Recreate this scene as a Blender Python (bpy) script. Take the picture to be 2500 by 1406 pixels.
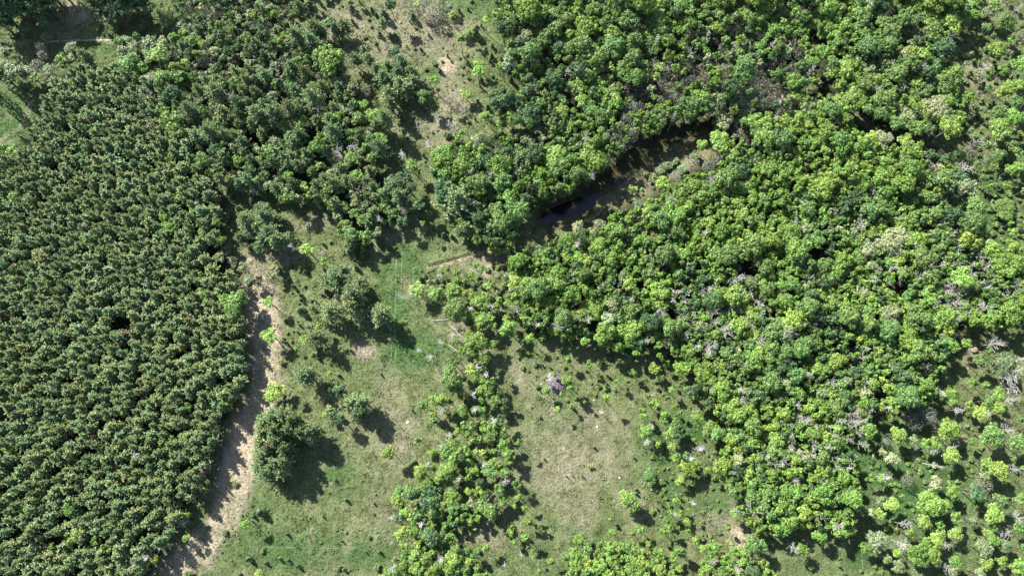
import bpy, math, random
import numpy as np

# ------------------------------------------------------------------ camera, world, sun
SC = bpy.context.scene
for _o in list(bpy.data.objects): bpy.data.objects.remove(_o)
COL = SC.collection
H = 180.0; TILT = math.radians(11.8); F = 2500 * 24 / 36.0
cam_d = bpy.data.cameras.new('camera'); cam = bpy.data.objects.new('camera', cam_d); COL.objects.link(cam)
cam.location = (0, 0, H); cam.rotation_euler = (TILT, 0, 0)
cam_d.lens = 24; cam_d.sensor_width = 36; cam_d.clip_start = 1; cam_d.clip_end = 6000
SC.camera = cam
SUN_EL = math.radians(40); SUN_DIR = (-0.70, 0.714)
w = bpy.data.worlds.new('World'); SC.world = w; w.use_nodes = True
nt = w.node_tree; bg = nt.nodes['Background']; sky = nt.nodes.new('ShaderNodeTexSky')
sky.sky_type = 'NISHITA'; sky.sun_disc = False; sky.sun_elevation = SUN_EL
sky.sun_rotation = math.atan2(SUN_DIR[0], SUN_DIR[1]) % (2 * math.pi)
nt.links.new(sky.outputs[0], bg.inputs[0]); bg.inputs[1].default_value = 0.08
sd = bpy.data.lights.new('sun', 'SUN'); so = bpy.data.objects.new('sun', sd); COL.objects.link(so)
sd.energy = 5.0; sd.angle = math.radians(0.5); sd.color = (1, 0.99, 0.955)
so.rotation_euler = (math.radians(90) - SUN_EL, 0, math.atan2(SUN_DIR[1], SUN_DIR[0]) + math.pi / 2)
SC.view_settings.view_transform = 'Standard'; SC.view_settings.look = 'None'
SC.view_settings.gamma = 1; SC.view_settings.use_curve_mapping = False
SC.view_settings.exposure = 2.1
SC.cycles.max_bounces = 4; SC.cycles.diffuse_bounces = 1; SC.cycles.glossy_bounces = 1
SC.cycles.transmission_bounces = 2; SC.cycles.transparent_max_bounces = 4

rng = np.random.default_rng(7); random.seed(7)
CT, ST = math.cos(TILT), math.sin(TILT)

# ------------------------------------------------------------------ plan <-> ground
def P(u, v, z=0.0):
    a = (u - 1250) / F; b = (703 - v) / F
    dx = a; dy = ST + b * CT; dz = -CT + b * ST
    k = (z - H) / dz
    return dx * k, dy * k
def proj(x, y, z=0.0):
    dep = y * ST - (z - H) * CT
    up = y * CT + (z - H) * ST
    return 1250 + F * x / dep, 703 - F * up / dep
def mpp(u, v, z=0.0):
    x, y = P(u, v, z)
    return (y * ST - (z - H) * CT) / F

# ------------------------------------------------------------------ numpy helpers
def vnoise(x, y, s, seed=0):
    x = np.asarray(x, float) / s; y = np.asarray(y, float) / s
    xi = np.floor(x).astype(np.int64); yi = np.floor(y).astype(np.int64)
    fx = x - xi; fy = y - yi; fx = fx * fx * (3 - 2 * fx); fy = fy * fy * (3 - 2 * fy)
    def h(a, b):
        n = (a * 374761393 + b * 668265263 + seed * 974711) & 0x7fffffff
        n = ((n ^ (n >> 13)) * 1274126177) & 0x7fffffff
        return ((n ^ (n >> 16)) & 0xffff) / 65535.0
    return (h(xi, yi) * (1 - fx) + h(xi + 1, yi) * fx) * (1 - fy) + (h(xi, yi + 1) * (1 - fx) + h(xi + 1, yi + 1) * fx) * fy
def fbm(x, y, s, seed=0, n=3):
    t = 0; a = 1; tot = 0
    for i in range(n):
        t = t + a * vnoise(x, y, s / 2 ** i, seed + i * 17); tot += a; a *= .55
    return t / tot
def in_poly(px, py, poly):
    px = np.asarray(px, float); py = np.asarray(py, float)
    r = np.zeros(px.shape, bool); n = len(poly); j = n - 1
    for i in range(n):
        xi, yi = poly[i]; xj, yj = poly[j]
        if yi != yj:
            c = ((yi > py) != (yj > py)) & (px < (xj - xi) * (py - yi) / (yj - yi) + xi)
            r ^= c
        j = i
    return r
def dist_line(px, py, pts):
    d = np.full(np.shape(px), 1e9)
    for (x0, y0), (x1, y1) in zip(pts[:-1], pts[1:]):
        vx, vy = x1 - x0, y1 - y0; L = vx * vx + vy * vy
        t = np.clip(((px - x0) * vx + (py - y0) * vy) / L, 0, 1)
        d = np.minimum(d, np.hypot(px - x0 - t * vx, py - y0 - t * vy))
    return d
def sstep(a, b, x):
    t = np.clip((x - a) / (b - a), 0, 1); return t * t * (3 - 2 * t)

# ------------------------------------------------------------------ regions in plan (photo pixel units)
PLANT = [(-120,380),(0,372),(50,350),(95,285),(125,200),(170,160),(250,165),(330,185),(395,205),(440,255),(458,330),(480,395),(515,440),(530,490),(540,560),(556,640),(566,700),(545,735),(590,775),(597,900),(578,955),(548,1030),(530,1060),(498,1150),(470,1205),(448,1250),(405,1315),(365,1390),(345,1560),(-120,1560)]
MIDW = [(420,-80),(800,-80),(760,10),(735,35),(695,45),(680,75),(745,85),(790,112),(838,128),(846,170),(860,215),(878,255),(888,300),(905,335),(918,395),(945,430),(985,470),(1000,515),(985,535),(930,560),(885,595),(855,595),(832,530),(800,490),(745,488),(690,478),(640,470),(600,455),(545,440),(520,430),(490,395),(465,330),(445,250),(400,200),(380,165),(300,140),(285,105),(330,88),(400,90),(440,60)]
MIDN = [(420,-80),(800,-80),(760,10),(735,35),(695,45),(680,75),(745,85),(790,112),(838,128),(846,170),(700,165),(600,180),(520,190),(440,230),(380,165),(300,140),(285,105),(330,88),(400,90),(440,60)]
NE = [(1205,-90),(2380,-90),(2400,-10),(2375,40),(2345,70),(2310,105),(2325,140),(2345,200),(2335,240),(2355,270),(2345,310),(2300,330),(2230,335),(2130,300),(2075,270),(2000,270),(1940,262),(1830,262),(1770,275),(1745,262),(1700,285),(1655,290),(1625,300),(1590,318),(1560,338),(1510,372),(1455,420),(1412,445),(1385,470),(1330,478),(1290,470),(1280,510),(1268,548),(1245,600),(1205,592),(1165,585),(1125,545),(1118,505),(1078,485),(1062,430),(1062,385),(1100,350),(1150,347),(1205,335),(1252,330),(1300,345),(1335,338),(1290,305),(1245,285),(1210,258),(1205,232),(1240,222),(1300,240),(1340,222),(1310,205),(1252,190),(1215,160),(1240,118),(1225,80),(1210,40)]
SE = [(1800,285),(1760,305),(1730,350),(1700,385),(1640,402),(1600,440),(1550,470),(1490,490),(1460,520),(1430,560),(1385,578),(1310,598),(1262,620),(1248,660),(1250,720),(1268,760),(1290,795),(1340,805),(1380,822),(1430,812),(1490,848),(1540,850),(1590,838),(1640,850),(1655,900),(1700,915),(1690,955),(1735,990),(1772,1040),(1765,1085),(1765,1150),(1790,1190),(1800,1235),(1850,1300),(1880,1290),(1950,1275),(1990,1285),(2040,1300),(2085,1280),(2095,1230),(2070,1170),(2090,1120),(2055,1085),(2075,1062),(2110,1060),(2110,1030),(2140,1000),(2200,985),(2270,970),(2300,930),(2300,890),(2345,850),(2335,810),(2365,790),(2440,800),(2520,780),(2620,740),(2620,600),(2500,650),(2420,600),(2385,560),(2385,500),(2355,430),(2352,385),(2295,365),(2230,350),(2150,322),(2070,290),(1980,282),(1900,280)]
STRIP_E = [(2330,-90),(2640,-90),(2640,1560),(2390,1560),(2400,1380),(2370,1250),(2385,1120),(2350,1020),(2385,900),(2420,830),(2620,760),(2560,620),(2480,640),(2440,600),(2440,500),(2390,420),(2395,330),(2430,300),(2400,200),(2400,120),(2380,60),(2400,10)]
BOT = [(1380,1360),(1440,1325),(1600,1335),(1660,1370),(1650,1560),(1380,1560)]
BOT2 = [(1710,1370),(1760,1340),(1820,1340),(1890,1400),(1900,1560),(1700,1560)]
BOT3 = [(960,1370),(1010,1340),(1130,1330),(1170,1360),(1170,1560),(900,1560),(930,1400)]
MARSH = [(1300,560),(1320,500),(1400,470),(1455,430),(1510,385),(1560,345),(1625,305),(1700,290),(1790,275),(1785,300),(1756,345),(1730,398),(1660,430),(1620,460),(1562,492),(1496,516),(1455,543),(1380,560),(1310,590),(1270,600)]
MARSH_L = [(1345,528),(1440,480),(1545,408),(1640,345),(1760,285)]
POND_L = [(1338,530),(1375,515),(1412,500),(1440,487)]
CHAN_L = [(1440,485),(1490,459),(1530,435),(1548,422)]
WATER_Z = -0.75

def ground_z(x, y):
    x = np.asarray(x, float); y = np.asarray(y, float)
    u, v = proj(x, y)
    z = (fbm(x, y, 22, 3) - .5) * 0.8 + (fbm(x, y, 2.6, 5, 2) - .5) * .34
    z = z - 0.75 * (1 - sstep(15, 70, dist_line(u, v, MARSH_L)))
    z = z - 0.75 * (1 - sstep(6, 26, dist_line(u, v, POND_L)))
    z = z - 0.55 * (1 - sstep(1, 7, dist_line(u, v, CHAN_L)))
    z = z + 0.55 * (1 - sstep(0, 5, dist_line(u, v, [(1045,643),(1100,630),(1168,611)])))
    return z

# ------------------------------------------------------------------ materials
def new_mat(name):
    m = bpy.data.materials.new(name); m.use_nodes = True
    t = m.node_tree; return m, t, t.nodes, t.links, t.nodes['Principled BSDF']
def leaf_mat(name, trans=.28, vary=.35, nscale=1.3):
    m, t, N, L, b = new_mat(name)
    at = N.new('ShaderNodeAttribute'); at.attribute_type = 'INSTANCER'; at.attribute_name = 'tint'
    ge = N.new('ShaderNodeNewGeometry')
    tc = N.new('ShaderNodeTexCoord')
    no = N.new('ShaderNodeTexNoise'); no.inputs['Scale'].default_value = nscale; no.inputs['Detail'].default_value = 1
    L.new(tc.outputs['Object'], no.inputs['Vector'])
    mr = N.new('ShaderNodeMapRange'); mr.inputs['To Min'].default_value = 1 - vary; mr.inputs['To Max'].default_value = 1 + vary
    L.new(ge.outputs['Random Per Island'], mr.inputs['Value'])
    hs = N.new('ShaderNodeHueSaturation')
    mh = N.new('ShaderNodeMapRange'); mh.inputs['From Min'].default_value = .3; mh.inputs['From Max'].default_value = .7
    mh.inputs['To Min'].default_value = .488; mh.inputs['To Max'].default_value = .514
    L.new(no.outputs['Fac'], mh.inputs['Value']); L.new(mh.outputs[0], hs.inputs['Hue'])
    L.new(mr.outputs[0], hs.inputs['Value']); L.new(at.outputs['Color'], hs.inputs['Color'])
    L.new(hs.outputs[0], b.inputs['Base Color'])
    b.inputs['Roughness'].default_value = .5; b.inputs['Specular IOR Level'].default_value = .35
    tr = N.new('ShaderNodeBsdfTranslucent'); mx = N.new('ShaderNodeMixShader'); mx.inputs[0].default_value = trans
    hs2 = N.new('ShaderNodeHueSaturation'); hs2.inputs['Hue'].default_value = .485; hs2.inputs['Value'].default_value = 1.3
    L.new(hs.outputs[0], hs2.inputs['Color']); L.new(hs2.outputs[0], tr.inputs[0])
    L.new(b.outputs[0], mx.inputs[1]); L.new(tr.outputs[0], mx.inputs[2])
    L.new(mx.outputs[0], N['Material Output'].inputs[0])
    return m
M_LEAF = leaf_mat('leaf_green', .26, .35)
M_NEEDLE = leaf_mat('needle_green', .12, .35)
M_GRASS = leaf_mat('grass_blades', .25, .3)
def bark_mat(name, c1, c2, sc=4):
    m, t, N, L, b = new_mat(name)
    tc = N.new('ShaderNodeTexCoord'); no = N.new('ShaderNodeTexNoise'); no.inputs['Scale'].default_value = sc
    no.inputs['Detail'].default_value = 3
    L.new(tc.outputs['Object'], no.inputs['Vector'])
    r = N.new('ShaderNodeValToRGB'); r.color_ramp.elements[0].color = (*c1, 1); r.color_ramp.elements[1].color = (*c2, 1)
    r.color_ramp.elements[0].position = .35; r.color_ramp.elements[1].position = .65
    L.new(no.outputs['Fac'], r.inputs[0]); L.new(r.outputs[0], b.inputs['Base Color']); b.inputs['Roughness'].default_value = .85
    return m
M_BARK = bark_mat('bark_brown', (.06,.045,.035), (.14,.115,.09))
M_DEAD = bark_mat('bleached_deadwood', (.22,.21,.18), (.40,.385,.33))
M_TWIG = bark_mat('grey_twigs', (.10,.088,.08), (.21,.19,.175))
M_DEBRIS = bark_mat('weathered_debris', (.085,.07,.072), (.19,.165,.165), 2.2)
M_ROCK = bark_mat('pale_stone', (.18,.17,.14), (.30,.285,.24), 3)
M_RUST = bark_mat('rusty_brown', (.09,.06,.045), (.18,.12,.095), 2)
M_TRACK = bark_mat('flattened_track', (.040,.060,.018), (.085,.088,.038), .6)
M_TRACKP = bark_mat('bare_pale_track', (.16,.14,.09), (.27,.235,.16), .8)
# ------------------------------------------------------------------ mesh pieces (numpy)
class MB:
    def __init__(s): s.V = []; s.F = []; s.M = []; s.n = 0
    def add(s, v, f, m=0):
        s.V.append(np.asarray(v, float)); s.F.append((np.asarray(f, int) + s.n)); s.M.append(np.full(len(f), m)); s.n += len(v)
    def quads(s, c, nrm, size, asp=1.0, m=0, R=None):
        R = R or rng
        n = len(c)
        if n == 0: return
        nrm = nrm / (np.linalg.norm(nrm, axis=1, keepdims=True) + 1e-9)
        a = R.normal(size=(n, 3)); t = np.cross(nrm, a); t /= np.linalg.norm(t, axis=1, keepdims=True) + 1e-9
        b = np.cross(nrm, t)
        sz = np.broadcast_to(size, (n,)) * R.uniform(.7, 1.3, n)
        t = t * sz[:, None]; b = b * (sz * asp)[:, None]
        j = lambda: R.uniform(.7, 1.2, (n, 1))
        v = np.stack([c - t * j(), c - b * j(), c + t * j(), c + b * j()], 1).reshape(-1, 3)
        f = np.arange(n * 4).reshape(n, 4)
        s.add(v, f, m)
    def blades(s, c, d, length, width, m=0, R=None):
        """long needle-like quads starting at c pointing along d"""
        R = R or rng; n = len(c)
        d = d / (np.linalg.norm(d, axis=1, keepdims=True) + 1e-9)
        a = R.normal(size=(n, 3)) + np.array([0, 0, .0]); t = np.cross(d, a); t /= np.linalg.norm(t, axis=1, keepdims=True) + 1e-9
        L = np.broadcast_to(length, (n,)) * R.uniform(.7, 1.25, n); W = width * R.uniform(.7, 1.2, n)
        e = c + d * L[:, None]; mid = c + d * (L * .55)[:, None]; tw = t * W[:, None]
        v = np.stack([c, mid + tw, e, mid - tw], 1).reshape(-1, 3)
        s.add(v, np.arange(n * 4).reshape(n, 4), m)
    def tube(s, pts, rad, k=5, m=0):
        pts = np.asarray(pts, float); n = len(pts)
        V = []
        for i in range(n):
            d = pts[min(i + 1, n - 1)] - pts[max(i - 1, 0)]; d = d / (np.linalg.norm(d) + 1e-9)
            ref = np.array([1, 0, 0]) if abs(d[0]) < .8 else np.array([0, 1, 0])
            a = np.cross(d, ref); a /= np.linalg.norm(a); b = np.cross(d, a)
            for j in range(k):
                th = 2 * math.pi * j / k
                V.append(pts[i] + rad[i] * (a * math.cos(th) + b * math.sin(th)))
        Fq = []
        for i in range(n - 1):
            for j in range(k):
                Fq.append((i * k + j, i * k + (j + 1) % k, (i + 1) * k + (j + 1) % k, (i + 1) * k + j))
        s.add(V, Fq, m)
    def merge(s, o, moff=0):
        for v, f, m in zip(o.V, o.F, o.M):
            pass
        if o.n:
            V = np.concatenate(o.V); s.V.append(V)
            for f, m in zip(o.F, o.M): s.F.append(f + s.n); s.M.append(m + moff)
            s.n += o.n
    def mesh(s, name, mats):
        me = bpy.data.meshes.new(name)
        V = np.concatenate(s.V); nq = [f for f in s.F]
        loops = np.concatenate([f.ravel() for f in nq]); sizes = np.concatenate([np.full(len(f), f.shape[1]) for f in nq])
        mi = np.concatenate(s.M)
        me.vertices.add(len(V)); me.vertices.foreach_set('co', V.ravel())
        me.loops.add(len(loops)); me.loops.foreach_set('vertex_index', loops.astype(np.int32))
        me.polygons.add(len(sizes)); st = np.concatenate([[0], np.cumsum(sizes)[:-1]])
        me.polygons.foreach_set('loop_start', st.astype(np.int32)); me.polygons.foreach_set('loop_total', sizes.astype(np.int32))
        me.polygons.foreach_set('material_index', mi.astype(np.int32))
        for m in mats: me.materials.append(m)
        me.update(calc_edges=True); me.validate()
        return me

def sph(n, R, up=0.0):
    d = R.normal(size=(n, 3)); d /= np.linalg.norm(d, axis=1, keepdims=True)
    if up: d[:, 2] = np.abs(d[:, 2]) * up + d[:, 2] * (1 - up); d /= np.linalg.norm(d, axis=1, keepdims=True)
    return d

def trunk_mb(h, r0, R, limbs=5, reach=1.0, zlo=.35, zhi=.85, m=0, lean=.25):
    b = MB(); lx, ly = R.normal(0, lean, 2)
    zs = np.linspace(-.3, h * .93, 5)
    pts = [(lx * (z / h) ** 1.5 if z > 0 else 0, ly * (z / h) ** 1.5 if z > 0 else 0, z) for z in zs]
    b.tube(pts, [r0 * 1.25, r0, r0 * .75, r0 * .5, r0 * .15], 6, m)
    for i in range(limbs):
        t = R.uniform(zlo, zhi); z = t * h; th = R.uniform(0, 6.28); L = reach * R.uniform(.5, .85) * (1.15 - .5 * t)
        p0 = np.array([lx * t ** 1.5, ly * t ** 1.5, z]); d = np.array([math.cos(th), math.sin(th), R.uniform(.4, .9)])
        b.tube([p0, p0 + d * L * .5, p0 + d * L + np.array([0, 0, L * .15])], [r0 * .4, r0 * .25, r0 * .07], 4, m)
    return b

def broad_crown(r, h, R, base=.35, clump=.40, leaf=.15, dens=1.0, nlobe=None, per=15):
    """lumpy crown of leaf clumps over a few overlapping limbs' masses"""
    b = MB(); nl = nlobe or int(4 + r * 2.2)
    cz0 = h * (base + 1) / 2; rz = h * (1 - base) / 2
    lobes = []
    for i in range(nl):
        th = 2 * math.pi * i / nl * 1.0 + R.uniform(-.5, .5); q = R.uniform(.25, .72) if i else 0.05
        zr = (1 - q ** 1.6) * rz * R.uniform(.35, .75)
        lobes.append((q * r * math.cos(th), q * r * math.sin(th), cz0 + zr * R.uniform(.2, .9), r * R.uniform(.30, .50)))
    for lx, ly, lz, lr in lobes:
        nc = max(5, int(dens * 6.0 * (lr / clump) ** 2 * .62))
        d = sph(nc, R, .55)
        c = np.array([lx, ly, lz]) + d * np.array([lr, lr, min(lr * .9, rz * .8)]) * R.uniform(.75, 1.08, (nc, 1))
        for ci, di in zip(c, d):
            k = int(per * R.uniform(.6, 1.3)); dd = sph(k, R, .5)
            rr = clump * R.uniform(.55, .95)
            p = ci + dd * rr * np.array([1, 1, .65])
            nrm = dd * .9 + di * .5 + np.array([0, 0, .45]) + R.normal(0, .45, (k, 3))
            b.quads(p, nrm, leaf, 1, 0, R)
    for lx, ly, lz, lr in lobes:   # inner foliage that closes the crown
        k = int(34 * lr * lr + 6); d = sph(k, R, .2)
        p = np.array([lx, ly, lz]) + d * lr * np.array([1, 1, .7]) * R.uniform(.1, .8, (k, 1))
        b.quads(p, R.normal(0, .6, (k, 3)) + np.array([0, 0, 1.0]), .24, 1, 0, R)
    return b

def pine_crown(r, h, R, whorls=5, br=6, zlo=.28, tufts=3, blade=.42, width=.075, nb=9):
    b = MB()
    for w_ in range(whorls):
        t = w_ / (whorls - 1); z = h * (zlo + (1 - zlo) * (t * .93)); L = r * (1.0 - t) ** .5 * R.uniform(.9, 1.12) + .12 * r
        n = max(4, int(round(br * (1.0 - .35 * t)))); ph = R.uniform(0, 6.28)
        for i in range(n):
            th = ph + 2 * math.pi * i / n + R.uniform(-.3, .3); Li = L * R.uniform(.72, 1.2)
            dirv = np.array([math.cos(th), math.sin(th), 0])
            for k in range(tufts):
                q = 1 - k * (.78 / tufts)
                c = dirv * Li * q + np.array([R.normal(0, .07 * r), R.normal(0, .07 * r), z + Li * q * .22 + R.normal(0, .08)])
                dd = sph(nb, R, .7) + dirv * .8 + np.array([0, 0, .45])
                b.blades(np.repeat(c[None], nb, 0) + R.normal(0, .05, (nb, 3)), dd, blade, width, 0, R)
                m_ = nb
                p = c + R.normal(0, blade * .30, (m_, 3)) * np.array([1, 1, .45])
                b.quads(p, R.normal(0, .55, (m_, 3)) + dirv * .5 + np.array([0, 0, .9]), .125, 1, 0, R)
    for z in np.linspace(zlo, .93, whorls * 2):
        n_ = int(14 * r * r + 8); L = r * (1 - (z - zlo) / (1 - zlo)) ** .6 * .68
        a_ = R.uniform(0, 6.28, n_); q_ = L * np.sqrt(R.uniform(0, 1, n_))
        b.quads(np.stack([q_ * np.cos(a_), q_ * np.sin(a_), np.full(n_, z * h) + R.normal(0, .15, n_)], 1), R.normal(0, .5, (n_, 3)) + np.array([0, 0, 1]), .17, 1, 0, R)
    c = np.array([0, 0, h * .95]); dd = sph(14, R, .8) + np.array([0, 0, .7])
    b.blades(np.repeat(c[None], 14, 0), dd, blade * .9, width, 0, R)
    return b

def cedar_crown(r, h, R, n=330):
    b = MB(); t = R.uniform(0, 1, n) ** .8; th = R.uniform(0, 6.283, n)
    rr = r * (1 - t) ** .42 * (1 + .18 * np.sin(th * 3 + t * 9)) * R.uniform(.75, 1.05, n)
    z = .08 * h + t * h * .92
    c = np.stack([rr * np.cos(th), rr * np.sin(th), z], 1)
    nr = np.stack([np.cos(th), np.sin(th), np.full(n, .5)], 1) + R.normal(0, .4, (n, 3))
    b.quads(c, nr, .13, 1.3, 0, R); return b

def dead_mb(r, h, R, nb=13, tw=5, th0=.10, base=.35):
    tb = MB(); b = MB(); lx, ly = R.normal(0, .35, 2)
    zs = np.linspace(-.3, h, 6)
    tb.tube([(lx * max(z, 0) / h + R.normal(0, .01), ly * max(z, 0) / h + R.normal(0, .01), z) for z in zs], [th0 * 1.2, th0, th0 * .85, th0 * .65, th0 * .45, .02], 5)
    for i in range(nb):
        t = R.uniform(base, .95); L = r * R.uniform(.55, 1.15) * (1.25 - .6 * t); a = R.uniform(0, 6.283)
        p0 = np.array([lx * t, ly * t, h * t]); d = np.array([math.cos(a), math.sin(a), R.uniform(.25, .8)])
        p1 = p0 + d * L * .5 + R.normal(0, .06, 3); p2 = p0 + d * L + R.normal(0, .15 * r, 3) * np.array([1, 1, .5])
        b.tube([p0, p1, p2], [th0 * .45, th0 * .3, .015], 3)
        for k in range(tw):
            q = R.uniform(.3, 1); s0 = p0 + (p1 - p0) * q * 2 if q < .5 else p1 + (p2 - p1) * (q * 2 - 1); a2 = a + R.normal(0, .8)
            d2 = np.array([math.cos(a2), math.sin(a2), R.uniform(0, .8)]); L2 = L * R.uniform(.2, .45)
            b.tube([s0, s0 + d2 * L2], [.015, .007], 3)
    return b, tb

def twiggy_crown(r, h, R, leafn=500, base=.15):
    """half-leafed crown: many grey twigs with sparse small leaves"""
    b = MB(); cz = h * (1 + base) / 2; rz = h * (1 - base) / 2
    n = int(90 * max(r, 1))
    d = sph(n, R, .75); c = np.array([0, 0, h * .35]) + d * np.array([r, r, h * .5]) * R.uniform(.35, .75, (n, 1))
    b.blades(c, d + R.normal(0, .35, (n, 3)), r * .42, .022, 1, R)
    k = int(leafn * r * r / 3); dl = sph(k, R, .7)
    lump = 1 + .2 * np.sin(dl[:, 0] * 7 + R.uniform(0, 6)) * np.sin(dl[:, 1] * 8)
    p = np.array([0, 0, h * .42]) + dl * np.array([r, r, h * .55]) * (lump * R.uniform(.72, 1.02, k))[:, None]
    b.quads(p, dl + R.normal(0, .6, (k, 3)) + np.array([0, 0, .4]), .105, 1, 0, R)
    return b

# library: family -> list of (r0, h0, crown_mesh, trunk_mesh, joined_object)
LIB = {}
def lib_add(fam, r0, h0, crown, trunk, mats_c, mat_t):
    idx = len(LIB.setdefault(fam, []))
    cm = crown.mesh(fam + '_crown', mats_c) if crown else None
    tm = trunk.mesh(fam + '_trunk', [mat_t]) if trunk else None
    j = MB(); mats = []
    if crown: j.merge(crown, 0); mats += mats_c
    if trunk: j.merge(trunk, len(mats)); mats += [mat_t]
    jm = j.mesh(fam + '_whole', mats)
    LIB[fam].append((r0, h0, cm, tm, jm))
for i, (r0, h0, n) in enumerate([(.75, 3.2, 3), (1.3, 6.0, 4), (1.9, 8.5, 6), (2.8, 10.0, 5), (4.0, 12.0, 3)]):
    for k in range(n):
        R = np.random.default_rng(100 + i * 10 + k)
        lib_add('broad', r0, h0, broad_crown(r0, h0, R, base=(.38 if r0 < 1.5 else .26), clump=.24 + .08 * r0, leaf=.12 + .012 * r0), trunk_mb(h0 * .8, .05 + .035 * r0, R, 6, r0), [M_LEAF], M_BARK)
for k in range(4):
    R = np.random.default_rng(200 + k)
    lib_add('sap', .95, 7.0, broad_crown(.95, 7, R, base=.72, clump=.28, leaf=.125, nlobe=6, dens=.8), trunk_mb(6.6, .085, R, 5, .8, .55, .9), [M_LEAF], M_BARK)
for k in range(9):
    R = np.random.default_rng(300 + k)
    lib_add('pine', 1.3, 7.0, pine_crown(1.3, 7.0, R, 6, 7, .5, 3, .27, .08, 6), trunk_mb(6.7, .10, R, 0, 1, lean=.1), [M_NEEDLE], M_BARK)
for i, (r0, h0, wh, br, tf) in enumerate([(1.3, 6.0, 6, 6, 3), (2.0, 7.5, 7, 8, 4), (3.0, 9.5, 8, 9, 6)]):
    for k in range(4):
        R = np.random.default_rng(400 + i * 10 + k)
        lib_add('wpine', r0, h0, pine_crown(r0, h0, R, wh, br, .38, tf, .40 + .02 * i, .085, 7), trunk_mb(h0 * .95, .13 + .04 * i, R, 3, r0 * .6), [M_NEEDLE], M_BARK)
for k in range(3):
    R = np.random.default_rng(500 + k)
    lib_add('cedar', .65, 2.6, cedar_crown(.65, 2.6, R), trunk_mb(1.6, .05, R, 0), [M_NEEDLE], M_BARK)
    lib_add('cedar', 1.4, 6.5, cedar_crown(1.4, 6.5, R, 1300), trunk_mb(5, .12, R, 0), [M_NEEDLE], M_BARK)
for i, r0 in enumerate([.5, 1.0, 1.9]):
    for k in range(3):
        R = np.random.default_rng(600 + i * 10 + k)
        lib_add('shrub', r0, r0 * 1.35, broad_crown(r0, r0 * 1.35, R, base=.05, clump=.22, leaf=.11, per=11), trunk_mb(r0 * 1.0, .04, R, 4, r0 * .6, .1, .5), [M_LEAF], M_TWIG)
for i, (r0, h0) in enumerate([(1.1, 4.0), (2.0, 6.0)]):
    for k in range(4):
        R = np.random.default_rng(700 + i * 10 + k)
        lib_add('twiggy', r0, h0, twiggy_crown(r0, h0, R), trunk_mb(h0 * .7, .08, R, 5, r0 * .6, .2), [M_LEAF, M_TWIG], M_TWIG)
for i, (r0, h0, nb, tw, th) in enumerate([(.8, 8.0, 26, 8, .055), (1.5, 8.5, 24, 8, .055), (2.6, 9.5, 30, 11, .085)]):
    for k in range(4):
        R = np.random.default_rng(800 + i * 10 + k)
        lib_add('dead', r0, h0, *dead_mb(r0, h0, R, nb, tw, th, .45), [M_DEAD], M_DEAD)

# ------------------------------------------------------------------ kinds
#  code: (family, tint, hfun, object name, colour word, noun, category)
KIND = {
 'b': ('broad', (.108,.182,.030), lambda r: 3.6 + 2.1 * r, 'broadleaf_tree', 'bright green', 'broadleaf tree'),
 'y': ('broad', (.150,.225,.040), lambda r: 3.4 + 2.0 * r, 'broadleaf_tree', 'yellow-green', 'broadleaf tree'),
 'm': ('broad', (.090,.152,.036), lambda r: 4.0 + 2.2 * r, 'broadleaf_tree', 'mid-green', 'broadleaf tree'),
 'k': ('broad', (.050,.094,.032), lambda r: 4.5 + 2.2 * r, 'broadleaf_tree', 'dark green', 'broadleaf tree'),
 'o': ('broad', (.125,.160,.065), lambda r: 2.6 + 1.8 * r, 'broadleaf_tree', 'grey-olive', 'broadleaf tree'),
 'e': ('broad', (.185,.215,.10), lambda r: 4.5 + 1.8 * r, 'broadleaf_tree', 'pale khaki', 'broadleaf tree'),
 'g': ('twiggy', (.12,.125,.078), lambda r: 1.8 + 1.7 * r, 'half_leafed_tree', 'grey-brown', 'half-leafed tree'),
 'w': ('wpine', (.160,.215,.084), lambda r: 3.8 + 2.2 * r, 'white_pine', 'blue-green', 'white pine'),
 'P': ('pine', (.168,.222,.084), lambda r: 6.6 + .5 * r, 'plantation_pine', 'grey-green', 'plantation pine'),
 'r': ('pine', (.22,.125,.095), lambda r: 6.5, 'plantation_pine', 'red-brown dead', 'pine'),
 'c': ('cedar', (.050,.085,.030), lambda r: .6 + 2.2 * r, 'cedar_tree', 'dark green', 'cedar'),
 'z': ('sap', (.125,.215,.03), lambda r: 6.6 + .5 * r, 'slender_tree', 'bright green', 'slender tree'),
 's': ('shrub', (.10,.155,.038), lambda r: 1.35 * r, 'shrub', 'green', 'shrub'),
 'n': ('shrub', (.088,.142,.035), lambda r: 3.0 * r, 'willow_bush', 'dark leafy', 'bush'),
 'v': ('shrub', (.16,.205,.085), lambda r: 1.3 * r, 'shrub', 'pale olive', 'shrub'),
 't': ('dead', (.4,.4,.4), lambda r: 8.0, 'dead_tree', 'bare grey', 'dead tree'),
}
REG = {1:(0,0),2:(625,0),3:(1250,0),4:(1875,0),5:(0,470),6:(625,470),7:(1250,470),8:(1875,470),9:(0,936),10:(625,936),11:(1250,936),12:(1875,936)}
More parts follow.
